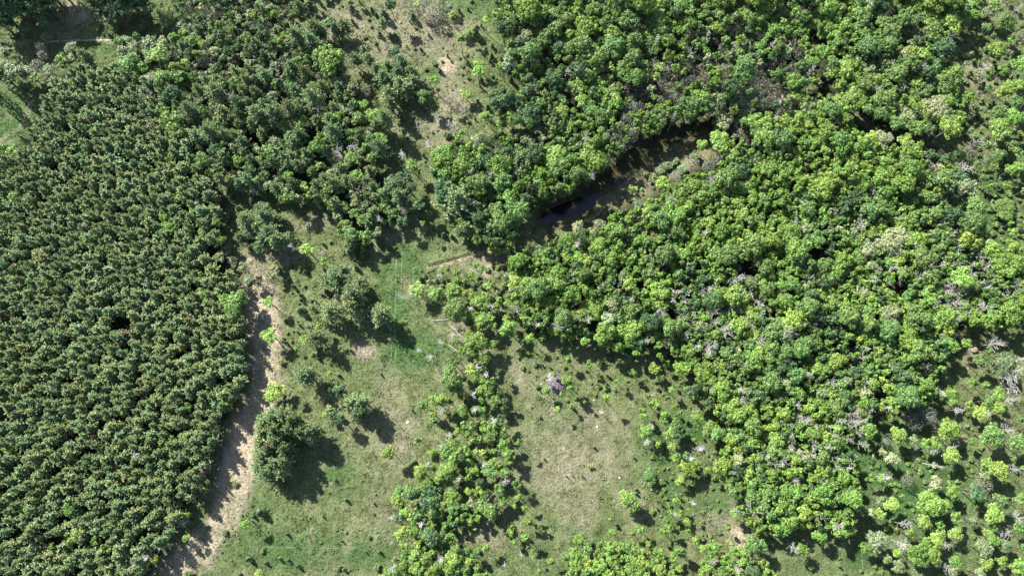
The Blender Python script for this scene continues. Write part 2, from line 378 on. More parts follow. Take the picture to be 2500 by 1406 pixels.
LISTS = {
1: """c 320 45 22;b 325 90 24;k 40 20 50;k 120 60 60;k 230 50 60;k 320 30 40;k 60 150 45;k 180 190 40;k 300 150 40;w 20 -110 110 h15;w 150 -130 110 h15;w 270 -130 110 h15;w 350 -150 90 h14;w -80 20 110 h15;w -60 -80 110 h16;w 90 -60 100 h15;w 210 -70 100 h15;w 300 -60 90 h14;w 30 0 90 h15;k 130 10 80 h13;k 230 -10 80 h13;w -60 120 90 h13;k 90 60 80 h12;
k 700 20 45;k 800 40 60;k 880 50 60;k 960 20 50;k 1040 20 45;k 1110 60 35;k 850 130 35;k 760 90 40;w 640 -60 70 h12;w 740 -80 90 h13;w 850 -80 90 h13;w 960 -70 90 h12;w 790 -30 80 h12;w 900 -30 80 h12;w 1020 -60 70 h11;k 690 -20 70 h11;c 985 140 15;s 700 215 30;s 850 210 40;s 1030 215 35;w 1190 130 55 h9;c 810 270 18;o 510 345 45;g 345 285 45;c 275 280 26;g 310 350 38;g 320 410 35;g 280 490 50;o 350 510 45;o 90 510 70;o 40 380 45;o 200 530 50;g 345 590 28;o 20 480 50;m 240 570 40;c -40 510 50 h13;c -50 690 45 h13;
o 930 300 45;o 900 370 45;o 980 340 50;o 1060 310 50;o 1130 340 40;b 1265 280 42;b 1350 250 35;b 1390 300 40;y 1150 400 70;b 940 450 75;b 1020 490 50;b 1440 300 30;b 450 430 45;b 460 480 35;o 540 420 45;w 630 420 45;w 560 400 35;b 1280 490 42;m 1190 560 65;m 1290 560 50;b 1440 400 38;b 1330 630 38;b 1180 800 55;b 1245 870 75;m 1290 960 60;k 1240 680 60;k 1200 740 45;t 1100 580 50;t 1090 700 60;t 1340 830 30;t 1090 910 36;y 1380 1230 32;b 1470 1255 18;y 1225 1160 36;b 1100 1245 25;b 90 1100 45;b 30 1080 40;b 840 490 40;b 740 510 25;b 520 620 28;m 1330 560 40;c 30 330 22;r 670 885 16;b 1380 1220 34""",
2: """m 530 165 45 h7;c 590 245 45 h8;w 640 200 55;c 700 65 28;c 705 160 16;c 805 80 14;c 845 75 18;k 980 30 38 h11;c 935 110 34;w 925 175 28;c 1145 125 26;g 1100 30 45;g 1220 50 60;g 1290 110 75;y 1175 40 28;g 1330 40 50;o 1410 50 32;m 1440 120 42;c 1485 80 13;c 1548 65 11;c 905 255 17;c 1015 260 18;s 1010 292 14;w 795 385 32;w 825 440 42;w 725 440 40;w 430 210 55;o 485 320 30;b 540 430 98 h12;w 480 230 40;g 950 350 25;k 1010 375 42;c 1600 240 36;y 1560 240 28;z 1495 280 32 h11;c 1645 185 9;z 1680 150 25 h8;c 1725 340 15;c 1720 412 18;z 1625 510 45 h11;c 1645 585 18;z 1310 590 26 h10;y 1535 690 46 h4.5;g 1485 750 35;z 1780 480 18;c 1860 580 20;c 1545 460 12;c 1400 410 10;c 1790 430 9;
w 880 510 40;w 960 490 45;w 1060 460 50;w 1130 530 55;w 1040 540 45;w 930 570 50;w 1050 620 60;w 1100 660 50;w 1150 600 50;m 1235 700 50;b 1285 740 34;w 970 690 50;w 985 760 50 h9;w 940 870 60 h11;b 845 840 50;b 775 770 45;b 900 1005 55;w 900 1080 55 h10;w 880 920 40;
t 1170 905 20 h9;t 1260 1045 30;t 1330 860 28;t 1440 920 40;t 1400 900 25;g 1410 740 30;s 1400 990 30;b 1490 985 35;b 1360 1120 68;t 1065 1130 30;b 1140 1220 38;b 1190 1250 25;y 1680 850 42;b 1780 830 36;b 1790 900 45;k 1720 890 25;c 1690 780 20;c 1620 740 14;t 690 1070 55;t 610 1110 50;t 1090 640 30;y 1480 1010 20;t 1755 655 18;k 1010 1340 75;k 1070 1310 60;k 1120 1370 60;g 470 570 40;g 800 670 40;o 700 640 50;o 640 790 50;b 330 900 50;b 80 1100 45;b 310 1110 38;b 200 900 50;b 690 1150 55;b 730 1280 50;y 340 1370 40;c 190 240 40;w 290 270 65;w 400 300 50;b 170 310 35""",
6: """w 60 170 60;w 40 120 45;w 100 290 60;w 60 350 50;w 150 350 55;w 210 350 45;k 20 400 45;w 10 260 50;c 205 210 30;t 250 385 26 h9;z 360 415 40 h8;g 500 445 28;b 490 510 32;c 505 560 20;s 340 530 30;c 360 580 18;t 600 400 12;c 690 430 42;s 645 420 25;c 765 415 14;c 775 465 20;c 730 550 18;
o 590 160 40;m 650 110 42;m 720 150 40;k 800 100 45;m 860 140 48;m 950 110 48;m 1000 150 42;m 660 230 42;m 770 200 42;m 690 290 52;m 740 310 36;m 800 310 36;m 840 180 42;m 930 215 20;m 985 210 20;k 1060 210 38;m 800 355 28;m 885 235 22;m 620 290 30;
k 1180 80 50;w 1460 60 100 h13;w 1350 60 55;k 1560 130 55;w 1530 260 55;w 1700 270 55;y 1265 150 20;g 1190 160 18;z 1215 230 16;b 1690 90 20;c 1370 310 20;c 1430 320 18;b 1530 330 28;y 1740 400 50;y 1830 430 30;y 1850 350 40;m 1660 310 35;w 1480 280 35;
g 40 575 34;o 130 560 42;o 125 610 24;c 210 590 18;g 25 660 25;g 70 680 28;c 240 630 10;c 225 650 12;c 270 685 14;c 295 715 10;c 325 750 15;c 330 785 14;c 370 825 8;c 485 750 14;c 260 540 8;z 88 805 32 h6;c 325 860 32;y 90 1040 55;s 190 1070 18;c 215 1095 12;s 185 1240 30;
w 590 620 75;w 510 640 42;w 640 570 45;w 710 740 85 h11;w 700 830 70 h10;w 740 650 38;g 590 780 36;w 430 850 40;w 550 870 75;w 740 890 45;w 910 890 75 h9.5;c 415 800 26;c 510 720 22;
o 390 980 30;y 455 980 24;w 440 1060 62;y 360 1080 36;z 540 1320 20;z 285 1140 12 h3;c 690 1155 13;c 605 1335 12;w 360 1330 75;c 840 700 8;s 865 675 8;s 450 1130 20;s 660 1145 12;
t 1055 755 36 h9;y 1175 710 58;t 1125 740 25;y 1310 745 55;o 1275 660 34;g 1240 755 36;t 1330 600 34;y 1350 580 22;y 1400 560 16;y 1465 585 22;z 1570 600 25;z 1605 525 18;y 1765 550 18;y 1690 680 38;y 1800 680 20;g 1500 570 24;
y 1435 720 60;m 1440 790 38;m 1470 860 75;b 1600 750 50;b 1640 790 58;b 1590 890 34;b 1650 940 58;y 1710 920 34;b 1830 810 30;b 1850 760 28;b 1840 990 58;b 1830 920 34;t 1560 830 30;t 1720 830 35;t 1355 1080 26 h9;t 1190 1145 26 h9;t 1265 1205 30 h9.5;b 1590 1090 78;b 1740 1105 30;b 1685 1210 30;b 1600 1225 28;y 1570 1290 38;m 1420 1345 85;t 1605 1270 30;t 1675 1325 30;b 1700 1390 20;b 1600 1350 30;c 1475 1130 14;g 640 1275 14;c 912 1328 8;g 1480 980 26;t 1440 1030 26 h4;t 210 1395 10""",
10: """y 140 50 68 h5;b 100 100 45 h4;o 250 85 34;b 600 30 32;k 610 50 45;w 700 140 55 h9;w 770 130 48 h9;w 650 150 45 h7;o 540 190 32;y 500 230 28;k 570 230 40;k 600 270 42;k 740 195 55 h10;k 550 60 26;
w 140 240 62 h10;w 210 230 55 h11;w 270 260 50 h11;w 70 280 55 h9;w 60 350 55 h9;w 150 330 62 h11;w 150 410 58 h11;w 50 430 50 h9;w 60 520 75 h10;w 150 570 65 h10;w 80 640 70 h9;w 30 610 50 h8;w 330 350 62 h10;w 390 350 52 h9;w 410 400 45 h8;w 190 640 50 h9;w 100 480 45 h10;r 95 462 22 h11.2;w 210 560 45 h10;w 250 330 50 h11;w 220 470 45 h11;
c 30 940 34;c 660 850 13;c 490 970 8;c 580 705 10;c 860 875 8;z 790 900 9 h3;c 225 1100 12;c 625 1150 8;s 830 1120 16;c 900 1230 12;c 800 1230 7;c 300 1335 15;c 235 1290 11;c 170 1280 12;c 70 1310 14;s 600 1345 20;c 640 1360 14;s 885 1340 26;s 45 1225 16;c 1140 195 8;y 20 1390 28 h3;c 40 235 18;
b 965 500 48 h8;b 1185 415 30 h6.5;z 1285 505 25;c 1150 575 20;z 1250 310 14 h6;b 1225 160 45 h8;b 1300 110 38;y 1350 120 48;b 1390 110 28;t 1350 190 36;m 1420 20 60;m 1480 40 45;b 1300 275 30;b 1290 220 32;
b 1510 200 45;t 1580 70 34;b 1660 50 50;b 1650 200 34;t 1595 180 32;b 1585 210 20;b 1740 110 34;t 1720 270 34;y 1520 305 24;y 1475 350 30;b 1550 370 24;b 1670 300 24;b 1710 320 34;b 1640 410 30;b 1780 390 20;t 1350 440 40;t 1400 390 34;b 1430 440 48;b 1390 500 48;b 1440 540 48;b 1500 480 34;y 1600 510 24;y 1660 510 32;b 1740 500 25;b 1840 520 48;b 1850 570 34;t 1660 590 30;b 1550 580 30;b 1720 590 48;m 1700 640 56;b 1600 640 34;b 1780 600 34;b 1400 620 48;b 1350 680 50;y 1200 640 55;y 1230 700 46;t 1245 590 30;b 1290 610 30;
y 1040 800 48;y 1020 850 34;m 1130 800 58;w 1170 860 60;m 1220 790 50;y 1250 740 36;m 1300 850 50;b 1430 830 56;m 1380 880 48;m 1440 910 46;z 1550 785 25;b 1640 790 36;o 1580 870 45;m 1660 900 50;o 1740 860 50;b 1820 840 30;m 1720 950 50;b 1790 880 32;
y 1090 950 48;y 1120 970 36;k 1040 980 34;t 990 985 25;m 1200 930 56;m 1280 940 48;b 1330 960 36;y 1080 1050 40;b 1150 1080 48;y 1050 1110 36;k 1270 1120 62;m 1240 1100 50;b 1385 1035 28;m 1360 1110 40;b 1420 1140 38;y 1180 1180 36;y 1080 1190 34;b 1300 1230 36;y 1160 1260 48;b 1230 1290 48;t 1340 1290 32;y 1440 1290 58;b 1490 1280 36;b 1310 1350 48;b 1400 1370 40;b 1080 1330 48;t 1000 1340 50;b 950 1390 40;b 1020 1395 36;b 1470 1350 46;b 1170 1350 48;b 1250 1390 40;t 985 1160 14 h6;b 1860 1080 30;z 1600 1060 12 h4;b 1675 1200 30;s 1620 1220 30;g 1725 1275 28;t 1815 1330 18;b 1700 1395 24;k 1270 780 45;k 1240 870 50""",
11: """b 255 55 30;z 335 185 18 h6;z 358 80 12 h5;b 420 30 28 h8;b 430 168 16;c 448 182 12;z 45 430 18;z 690 100 22;s 690 35 20;c 235 550 8;s 575 610 22;c 598 463 11;c 890 540 10;c 512 675 8;c 395 675 6;c 445 675 6;t 650 205 24 h5;b 950 190 28;b 960 230 34;b 1010 150 22;y 1055 155 34;b 1110 220 30;b 1190 260 15;b 1110 265 28;m 1200 310 36;k 1240 345 20;b 1160 330 26;b 990 350 48;b 960 380 28;t 990 430 32;t 1030 300 28;b 1070 440 28;y 1140 370 36;m 1190 370 34;y 1160 460 34;t 1380 470 30;b 1160 50 28;y 1275 40 20;b 1000 90 15;c 1065 35 14;y 1325 100 14;t 1030 80 16;
b 1190 540 34;y 1230 590 28;b 1290 620 56;b 1340 600 38;t 1300 550 34;m 1280 520 28;y 1240 705 42 h5;m 1010 680 38 h3.6;m 1000 640 26 h3;m 1010 722 28 h3;c 905 770 12;c 905 800 12;t 1200 800 18 h3;b 840 835 54 h7.5;b 890 890 38;m 870 950 28 h2.5;z 1190 860 22;t 1330 880 24 h8;b 1160 945 20;b 1225 960 28;z 1280 1010 25;b 1130 1000 20;b 1140 1050 36;b 1105 1075 24;z 1290 920 13;y 1085 1125 12;z 1340 1140 24;s 1265 1165 12;c 765 1030 12;b 495 1150 38;b 510 1110 20;y 715 990 12;t 1190 960 24;
b 730 1090 24;y 705 1165 20;y 755 1180 20;b 820 1180 34;b 880 1200 38;b 930 1230 36;y 880 1090 20;b 930 1070 28;b 950 1150 14;b 1000 1180 24;b 1000 1240 20;b 1050 1230 22;z 1090 1220 20;b 725 1275 48;y 570 1310 38;b 480 1320 46;b 640 1330 48;b 900 1290 36;b 960 1310 48;b 860 1360 48;m 760 1335 34;b 800 1380 36;b 700 1380 40;b 600 1370 46;b 440 1370 38;m 540 1385 40;b 405 1320 14;
y 285 1300 28;z 155 1215 12 h5;z 155 1270 10 h5;z 40 1350 12 h4;z 200 1370 18;z 45 830 20;z 20 895 15;z 90 910 18;b 130 1010 24;b 100 1020 16;b 200 1040 14;b 100 1130 34;y 65 1080 12;y 15 1160 18;b 120 1190 16;t 60 1250 15;b 10 1050 20;
b 1350 240 44;b 1460 310 48;m 1430 350 46;m 1500 370 52;b 1420 100 26;b 1480 685 18;y 1540 690 28;m 1220 1210 42;m 1240 1245 30;z 1400 1200 30;b 1480 1200 48;o 1590 1160 36;m 1750 1170 68;m 1820 1200 48;y 1690 1300 38;b 1560 1270 36;y 1550 1290 28;t 1480 1300 40;b 1440 1350 38;b 1540 1380 38;b 1640 1370 34;y 1830 1300 36;t 1640 1350 44;k 1760 1370 44;y 1640 950 50;t 1720 870 50;t 1790 950 62;t 1640 930 38;t 1370 480 40""",
7: """z 130 1055 22;b 225 1065 26 h4;c 105 1010 9;b 425 1078 16 h3;s 435 1110 30;z 525 1090 28;z 650 1095 18;z 810 1120 18;z 900 1170 22;z 1075 1190 20;c 690 1205 12;s 715 1210 14;b 410 1220 24;b 560 1255 28;s 480 1325 25;b 410 1375 38 h8;y 305 1330 18 h4;b 240 1360 14 h5;b 890 1320 24;b 1040 1280 38;b 1070 1310 20;b 770 1375 28;c 850 1310 14;z 810 1240 10;s 1060 1375 20;b 300 890 48;b 290 960 26;b 1140 1250 18;t 560 1110 14;t 870 950 44;t 750 650 24;t 1170 700 34;t 1290 530 32;t 1090 540 22;t 1060 440 26;t 1730 750 55;t 1600 830 60;t 1450 850 70;t 1340 870 60;t 1430 1140 85 h10;t 1130 1100 40;t 1540 1030 60;t 1310 940 44;t 1090 910 28;t 1500 850 50;t 790 860 30;t 700 880 36;m 1570 450 85 h11;b 1240 1110 48;b 1240 1230 40;b 1230 1290 44;o 1040 290 58;o 930 80 48;c 720 130 30;e 480 250 45;b 400 350 60;y 30 650 55;y 50 700 40;e 60 620 40;o 10 590 30;k 820 150 30;o 600 280 40;e 640 230 42;t 1780 520 24;g 1100 80 40;t 1240 660 18;k 1130 560 34;y 110 800 45;b 140 870 44;b 60 870 30;t 50 860 30;b 590 820 60;b 660 780 50;b 610 880 60;b 500 880 54""",
8: """t 1550 480 75;t 1600 540 50;t 1480 590 46;t 1800 690 70;t 1310 820 50;y 1490 850 56;t 1590 860 50;t 1390 860 40;t 1660 1100 62;m 1730 110 80 h4.5;t 115 1020 78 h10.5;t 1140 1330 50;t 1780 1340 70;e 870 350 90;e 960 330 80;e 930 420 70;e 740 400 74;e 770 540 54;e 770 640 56;e 700 730 56;e 700 450 50;e 910 880 64;e 880 900 40;b 710 1040 72;t 860 45 34;t 950 190 36;t 1180 115 44;t 640 330 34;t 1390 420 50;t 1370 380 40;t 250 540 50;t 200 210 38;t 730 210 28;t 700 890 36;t 700 1210 34;t 1620 620 34;t 1440 740 40;t 1380 750 36;e 270 260 54;m 300 340 60;y 110 450 44;y 600 190 34;b 470 200 56;t 1740 740 60;m 1650 740 60;o 1750 1250 70;t 1820 1300 50;m 1550 1230 50;c 40 580 40;y 240 520 30;b 130 590 50;t 990 640 40;t 430 30 20;y 1010 60 34;y 1090 110 44;t 270 560 34;b 1450 1100 34;b 1800 400 60;t 1850 1210 34;t 10 825 20""",
4: """o 120 60 64;o 90 100 50;b 430 50 80;b 350 100 55;b 470 210 60;b 400 250 45;m 700 110 75;m 690 180 60;m 860 160 62;o 1050 220 74;o 990 260 55;y 1350 160 72;y 1400 190 45;b 1200 120 70;b 1060 30 78;g 170 350 70;o 130 380 60;b 400 370 62;m 750 340 82;w 700 400 60;e 1000 390 52;b 1130 390 74;y 560 520 74;o 580 560 60;b 800 590 62;y 840 560 44;b 1000 600 45;m 1290 600 74;m 1240 480 66;y 620 720 90;y 530 740 56;b 700 720 44;m 850 740 84;m 830 830 60;e 1230 770 84;e 1280 820 60;o 1010 850 78;m 1070 690 60;m 930 900 55;b 220 720 62;b 230 860 56;y 400 760 56;b 130 900 60;e 850 1010 56;y 1010 1020 52;y 760 1000 44;b 1100 1070 44;y 960 1140 40;t 100 1100 58;t 1200 1300 50;t 1140 640 32;t 1320 270 34;t 340 40 30;t 1450 1240 56;t 1390 1200 40;b 1690 350 55;b 1640 385 30;m 1740 150 56;b 1850 470 62;m 1600 200 34;b 1770 650 55;b 1700 680 36;b 1480 690 46;b 1440 740 34;m 1690 830 62;b 1800 850 64;b 1700 940 78;t 1710 990 40;b 1420 1140 40;b 1840 1230 56;b 1780 1240 40;t 1560 1020 34;b 1850 620 40;m 1640 270 30;t 1700 60 40;o 1600 80 50;m 1680 40 50;o 1450 30 50;m 1790 1060 40;m 1830 1110 44;m 1700 1130 44;s 1700 1180 30;s 1690 1250 30;m 1740 920 55;g 1480 1070 38;g 1470 850 30;m 1380 830 36;m 1820 740 44;g 20 480 40;g 60 660 55;g 60 730 50;g 110 800 30;g 10 450 40;g 240 410 44;m 1560 1300 30;m 1590 1310 24""",
3: """b 270 60 50;b 600 60 60;y 620 110 44;k 640 60 50;o 560 100 50;b 1070 120 75;m 1060 160 66;m 1090 230 60;b 1010 260 56;m 1000 330 60;b 990 380 40;y 190 240 44;k 330 280 60;k 350 350 60;k 50 320 56;g 1640 210 55;g 1600 230 40;o 1740 300 60;o 1640 350 55;o 1700 360 45;w 1590 420 45;w 1620 450 40;g 1180 370 32;t 1265 310 44;t 165 440 30;t 350 560 28;y 1190 300 24;g 1480 290 34;g 1520 320 30;o 1540 470 50;o 1760 420 50;g 1290 490 50;g 1240 480 40;g 1200 540 36;g 1350 520 40;g 1310 590 40;g 1400 490 34;g 1480 470 30;g 1390 560 40;g 1100 600 44;g 1060 660 44;g 1150 640 44;g 1160 700 50;g 1090 740 44;g 1200 720 40;g 900 660 50;g 850 640 34;g 830 700 44;g 890 720 44;g 960 650 34;g 1010 740 34;g 870 790 50;g 930 790 44;g 810 820 44;g 830 900 50;g 780 970 44;g 1040 440 34;g 1180 580 36;e 1020 660 28 h9;m 1300 770 80;b 1380 690 74;m 1290 830 50;b 1350 740 60;o 1520 690 66;o 1480 780 50;e 1540 650 50;o 1680 720 72;e 1640 690 44;o 1700 800 60;e 1560 870 60;b 1510 900 44;y 1520 1020 74;y 1390 1060 40;g 1680 980 60;g 1720 1020 44;g 1640 960 40;g 1800 580 60;g 1840 640 60;g 1780 650 44;g 1850 700 44;m 630 730 52;m 740 680 54;m 580 800 56;m 640 850 56;m 700 820 56;m 770 640 44;m 560 870 44;m 660 930 44;b 480 630 74;b 450 560 44;b 640 610 60;b 110 780 50;k 60 790 50;k 90 840 60;k 320 630 46;o 280 640 46;k 160 630 46;b 70 540 46;k 120 660 50;b 960 490 48;y 1080 490 36;b 1060 870 60;b 1080 800 44;b 1050 930 46;y 970 940 34;m 990 850 44;b 560 1120 80;b 520 1170 60;b 620 1180 54;b 330 1140 80;b 270 1200 60;m 340 1220 70;y 250 1090 44;b 200 1310 50;m 350 1370 50;b 430 1350 44;m 40 1100 60;k 100 1150 60;w 50 1180 60;w 40 1290 60;w 110 1220 50;y 1110 1340 60;v 1180 1180 40;v 1240 1240 44;v 1080 1250 40;v 1130 1210 40;v 1020 1300 36;g 1200 1290 50;g 1320 1210 54;g 1440 1220 54;g 1500 1160 50;v 1340 1140 40;y 890 1390 34;y 680 1100 24;y 590 970 28;o 200 940 46;o 240 960 34""",
12: """b 745 335 62;y 955 370 58;o 880 250 46;g 1030 240 55;g 1150 230 76;g 1080 290 56;g 1190 270 40;o 1050 410 40;b 1320 330 74;y 1270 350 44;b 1210 440 54;m 1370 320 40;b 1160 430 40;y 1340 530 70;g 860 430 36;e 840 500 36;e 910 550 54;t 1350 470 40;t 1240 590 32;s 1115 640 28;s 1190 640 15;s 1030 650 20;b 750 700 34;y 835 690 36;t 880 690 34;g 1020 710 50;s 1145 720 22;e 1240 720 52;e 1210 760 36;b 1350 790 56;y 1160 820 56;b 1230 890 76;b 1290 890 50;b 1120 890 40;o 820 850 46;y 910 890 56;e 740 930 40;o 670 930 40;y 820 945 38;y 1140 1010 54;b 1250 1020 34;y 1370 970 44;s 700 1035 24;s 865 1065 22;t 1000 1030 48;y 1375 1090 52;y 1250 1130 64;y 1180 1140 40;b 1160 1170 40;e 800 1150 74;b 730 1200 54;t 1000 1170 56;y 1040 1095 36;b 1100 1240 80;b 1200 1250 70;t 1300 1180 40;b 1060 1260 46;y 950 1240 34;o 860 1280 44;o 960 1340 54;o 1100 1390 46;b 1380 1300 50;t 1330 1360 46;s 1550 460 24;m 1640 370 84;y 1560 220 60;t 1600 230 30;m 1830 440 66;b 1350 100 56;b 1340 60 40;b 1600 590 46;y 1700 640 80;o 1600 660 56;g 1570 740 66;k 1540 810 64;o 1500 780 44;m 1700 860 62;y 1650 950 68;m 1830 840 46;t 1840 980 50;b 1640 1030 40;o 1740 1180 50;b 1640 1140 50;y 1600 1085 28;o 1590 1210 70;y 1600 1320 52;b 1700 1290 40;b 1830 1340 66;o 1550 1390 44;m 1830 1050 40;t 1740 1100 44;t 1750 330 60;t 1800 620 44;b 250 1210 48;t 185 1190 50;t 380 980 40;b 380 1110 50;b 575 1080 58;b 90 1050 64;b 240 1020 40;y 400 900 46;s 310 1330 30;c 520 1330 10;s 520 1270 14;c 565 1385 10;t 690 440 46;t 590 400 40;t 610 540 34;t 500 600 40;t 400 700 44;t 230 230 40;t 240 260 60;t 330 440 60;t 480 380 50;t 860 170 34;t 1260 70 50;t 640 310 28;e 450 320 30;s 560 380 20;b 480 570 34;b 640 640 30;t 1400 190 34;y 1470 150 34;b 1280 90 40;b 1130 140 36;b 880 250 40;m 1600 130 40;b 1680 180 50;t 1780 120 50;t 1790 40 60;b 1690 80 46;y 980 820 14;s 930 730 14;s 1060 600 12;s 1100 560 14;s 1210 600 20;s 1380 715 16;s 1320 715 14;s 1350 670 16;s 960 745 14;s 900 740 14;s 1060 925 12;s 1520 900 18;s 1540 930 16;y 640 960 18;b 530 860 30;b 620 720 44;b 660 760 34;o 250 700 50;t 600 560 30;m 560 250 50;m 490 180 60;b 340 70 50;b 380 150 50;g 1230 460 34;t 1210 490 36;y 690 1330 1""",
5: """b 100 30 50;b 40 45 36;b 130 345 42;b 715 350 25;b 1190 175 44;b 1230 255 48;b 1610 350 40;b 1570 225 34;b 1620 630 34;b 1480 740 50;b 1480 610 38;b 1690 800 78;b 1760 760 48;m 1700 900 60;b 100 1000 24;b 1530 510 24;r 925 1035 34 h6.8;r 1015 860 20;b 1290 30 34;o 1440 80 46;y 1410 130 34;m 540 1000 40;t 1060 680 30;t 620 240 26;t 1400 900 20;r 90 905 12;b 1340 510 24;b 1300 760 18;y 1470 290 28;b 1500 360 26;g 1650 420 40;o 1600 470 40;g 1700 500 34;o 1770 550 34;g 1790 380 26;o 1820 650 46;g 1700 640 30;w 1820 240 50;w 1760 330 40;o 1840 300 40;c 1690 35 20;c 1745 120 26;s 1650 180 40;w 1800 200 60;c 1850 60 40;s 1800 300 40;g 1710 700 20;s 110 1380 36""",
9: """b 1660 130 46;b 1670 185 28;m 1350 180 38;b 890 215 32;b 1120 95 28;b 70 475 46;b 1340 380 34;b 500 910 60;b 180 920 56;b 1365 955 24;b 1195 1005 16;b 560 1090 54;b 510 1150 44;b 380 1200 24;b 780 1190 40;b 680 1160 34;z 1360 1130 24 h5;y 1130 1275 30;b 830 520 20;t 1000 525 36;b 740 940 20;t 1340 1020 44 h5;t 1220 1040 40 h5;t 980 1320 50;s 1645 1090 20;t 1690 1030 16 h7;s 1720 735 20;c 1815 1280 20;s 1380 1390 36;z 1790 1020 28 h6;t 1400 1215 10;r 1485 650 16;r 695 385 14;t 1180 1200 20;s 1740 1395 20;b 1190 440 30;b 1250 410 28;y 60 870 30;r 1040 1240 1;t 1060 1270 36;c 1850 970 14;s 1770 990 12;s 1150 1395 30""",
}
TREES = []   # dict: u v r(px) code h zone listed
for g, txt in LISTS.items():
    ou, ov = REG[g]
    for e in txt.replace('\n', '').split(';'):
        q = e.split()
        if len(q) < 4: continue
        rr = float(q[3]) / 2.992
        if rr < 1.2: continue
        TREES.append(dict(u=ou + float(q[1]) / 2.992, v=ov + float(q[2]) / 2.992, r=rr, k=q[0], h=float(q[4][1:]) if len(q) > 4 else None, listed=True))

# dart-throwing fill
class Grid:
    def __init__(s, cs=60): s.cs = cs; s.g = {}
    def add(s, u, v, r): s.g.setdefault((int(u // s.cs), int(v // s.cs)), []).append((u, v, r))
    def ok(s, u, v, r, f):
        cu, cv = int(u // s.cs), int(v // s.cs)
        for i in (-1, 0, 1):
            for j in (-1, 0, 1):
                for (a, b, c) in s.g.get((cu + i, cv + j), ()):
                    if (a - u) ** 2 + (b - v) ** 2 < (f * (r + c)) ** 2: return False
        return True
GR = Grid()
for t in TREES:
    if t['k'] in 'tsc': GR.add(t['u'], t['v'], t['r'] * .45)
    else: GR.add(t['u'], t['v'], t['r'])

def wedge(u, v, pts): return in_poly(np.array([u]), np.array([v]), pts)[0]
HOLES = [(2022,215,20),(1995,95,20),(2110,62,14),(2105,298,24),(2150,318,24),(2200,335,24),(2250,348,24),(2300,352,26),(1400,240,12),(2010,165,14),(1450,800,16),(1995,615,18),(2200,700,20),(2350,805,18),(2328,890,26),(2308,925,18),(1828,655,20),(1418,745,16),(1560,215,10),(1330,130,10),(1705,140,12),(2150,960,14),(2260,560,12),(2080,845,12),(1930,150,12),(1640,760,10),(1560,700,10),(700,240,14),(760,330,16),(620,330,14),(800,230,14),(740,430,18),(560,420,14),(880,420,14),(560,250,10),(930,430,20)]
def fill(poly, n, rlo, rhi, kinds, f=.72, hadd=0.0, mod=None, rscale=None):
    us = [p[0] for p in poly]; vs = [p[1] for p in poly]
    U = rng.uniform(min(us), max(us), n); V = rng.uniform(min(vs), max(vs), n); ins = in_poly(U, V, poly)
    names = list(kinds); wts = np.array([kinds[k] for k in names], float)
    for u, v in zip(U[ins], V[ins]):
        u = float(u); v = float(v)
        r = float(rlo + (rhi - rlo) * rng.random() ** 1.6)
        wt = wts if mod is None else mod(u, v, names, wts.copy())
        k = names[rng.choice(len(names), p=wt / wt.sum())]
        if k == 't': r = rng.uniform(9, 18)
        if k == 'g': r = min(r, 15)
        if not GR.ok(u, v, r, f) or any((u - a) ** 2 + (v - c) ** 2 < (q + r * .55) ** 2 for a, c, q in HOLES): continue
        if hadd == 2.0:
            if in_poly(np.array([u, u + r, u - r, u, u - .8 * r]), np.array([v, v, v, v + r, v - r]), MARSH).any(): continue
        TREES.append(dict(u=u, v=v, r=r, k=k, h=None, listed=False, hadd=hadd + (2.5 if poly is NE and dist_line(np.array([u]), np.array([v]), MARSH_L)[0] < 110 else 0)))
        GR.add(u, v, r * (.55 if k == 't' else 1))

def mod_ne(u, v, names, wt):
    n = float(vnoise(u, v, 90, 11)); n2 = float(vnoise(u, v, 70, 23))
    if 'g' in names:
        cz = math.exp(-(((u - 1600) / 150) ** 2 + ((v - 190) / 90) ** 2)) + math.exp(-(((u - 1860) / 60) ** 2 + ((v - 150) / 160) ** 2))
        wt[names.index('g')] *= .15 + 4 * cz
    wt[names.index('y')] *= .1 + 12 * max(0, n2 - .58) * (1.5 if u > 1900 else .8)
    wt[names.index('b')] *= .05 + 8 * max(0, n - .42)
    wt[names.index('o')] *= .2 + 6 * max(0, .45 - n2)
    if u < 1320 and 'k' in names: wt[names.index('k')] *= 3
    return wt
def mod_se(u, v, names, wt):
    n = float(vnoise(u, v, 100, 31)); n2 = float(vnoise(u, v, 60, 43))
    wt[names.index('y')] *= .08 + 7 * max(0, n2 - .52)
    wt[names.index('b')] *= .1 + 7 * max(0, n - .36)
    dd = math.exp(-(((u - 1780) / 140) ** 2 + ((v - 760) / 60) ** 2)) + math.exp(-(((u - 2000) / 110) ** 2 + ((v - 1060) / 60) ** 2)) + math.exp(-(((u - 2360) / 60) ** 2 + ((v - 700) / 90) ** 2))
    wt[names.index('t')] *= .5 + 7 * dd
    return wt
fill(MIDN, 12000, 8, 15, {'o': 5, 'w': 2, 'm': 2, 'b': .7, 'g': 2, 'k': 1}, .74)
fill(MIDW, 26000, 12, 24, {'w': 6, 'm': 2.2, 'o': 2.2, 'b': 1.0, 'k': .5, 't': .5, 'g': .6}, .74, 1.0)
fill(NE, 60000, 9, 34, {'b': 4, 'm': 4, 'y': 1, 'k': 1.0, 'o': 1.6, 'g': 1, 't': .2, 'e': .2}, .60, 2.0, mod_ne)
fill(SE, 90000, 8, 30, {'b': 6, 'm': 3, 'y': 2, 'k': .6, 'o': .5, 't': .45, 'e': .15}, .60, 2.0, mod_se)
fill(STRIP_E, 2200, 7, 21, {'b': 3, 'm': 3, 'o': 1, 't': .8, 'g': .5, 'y': .4}, 1.22, 0, None)
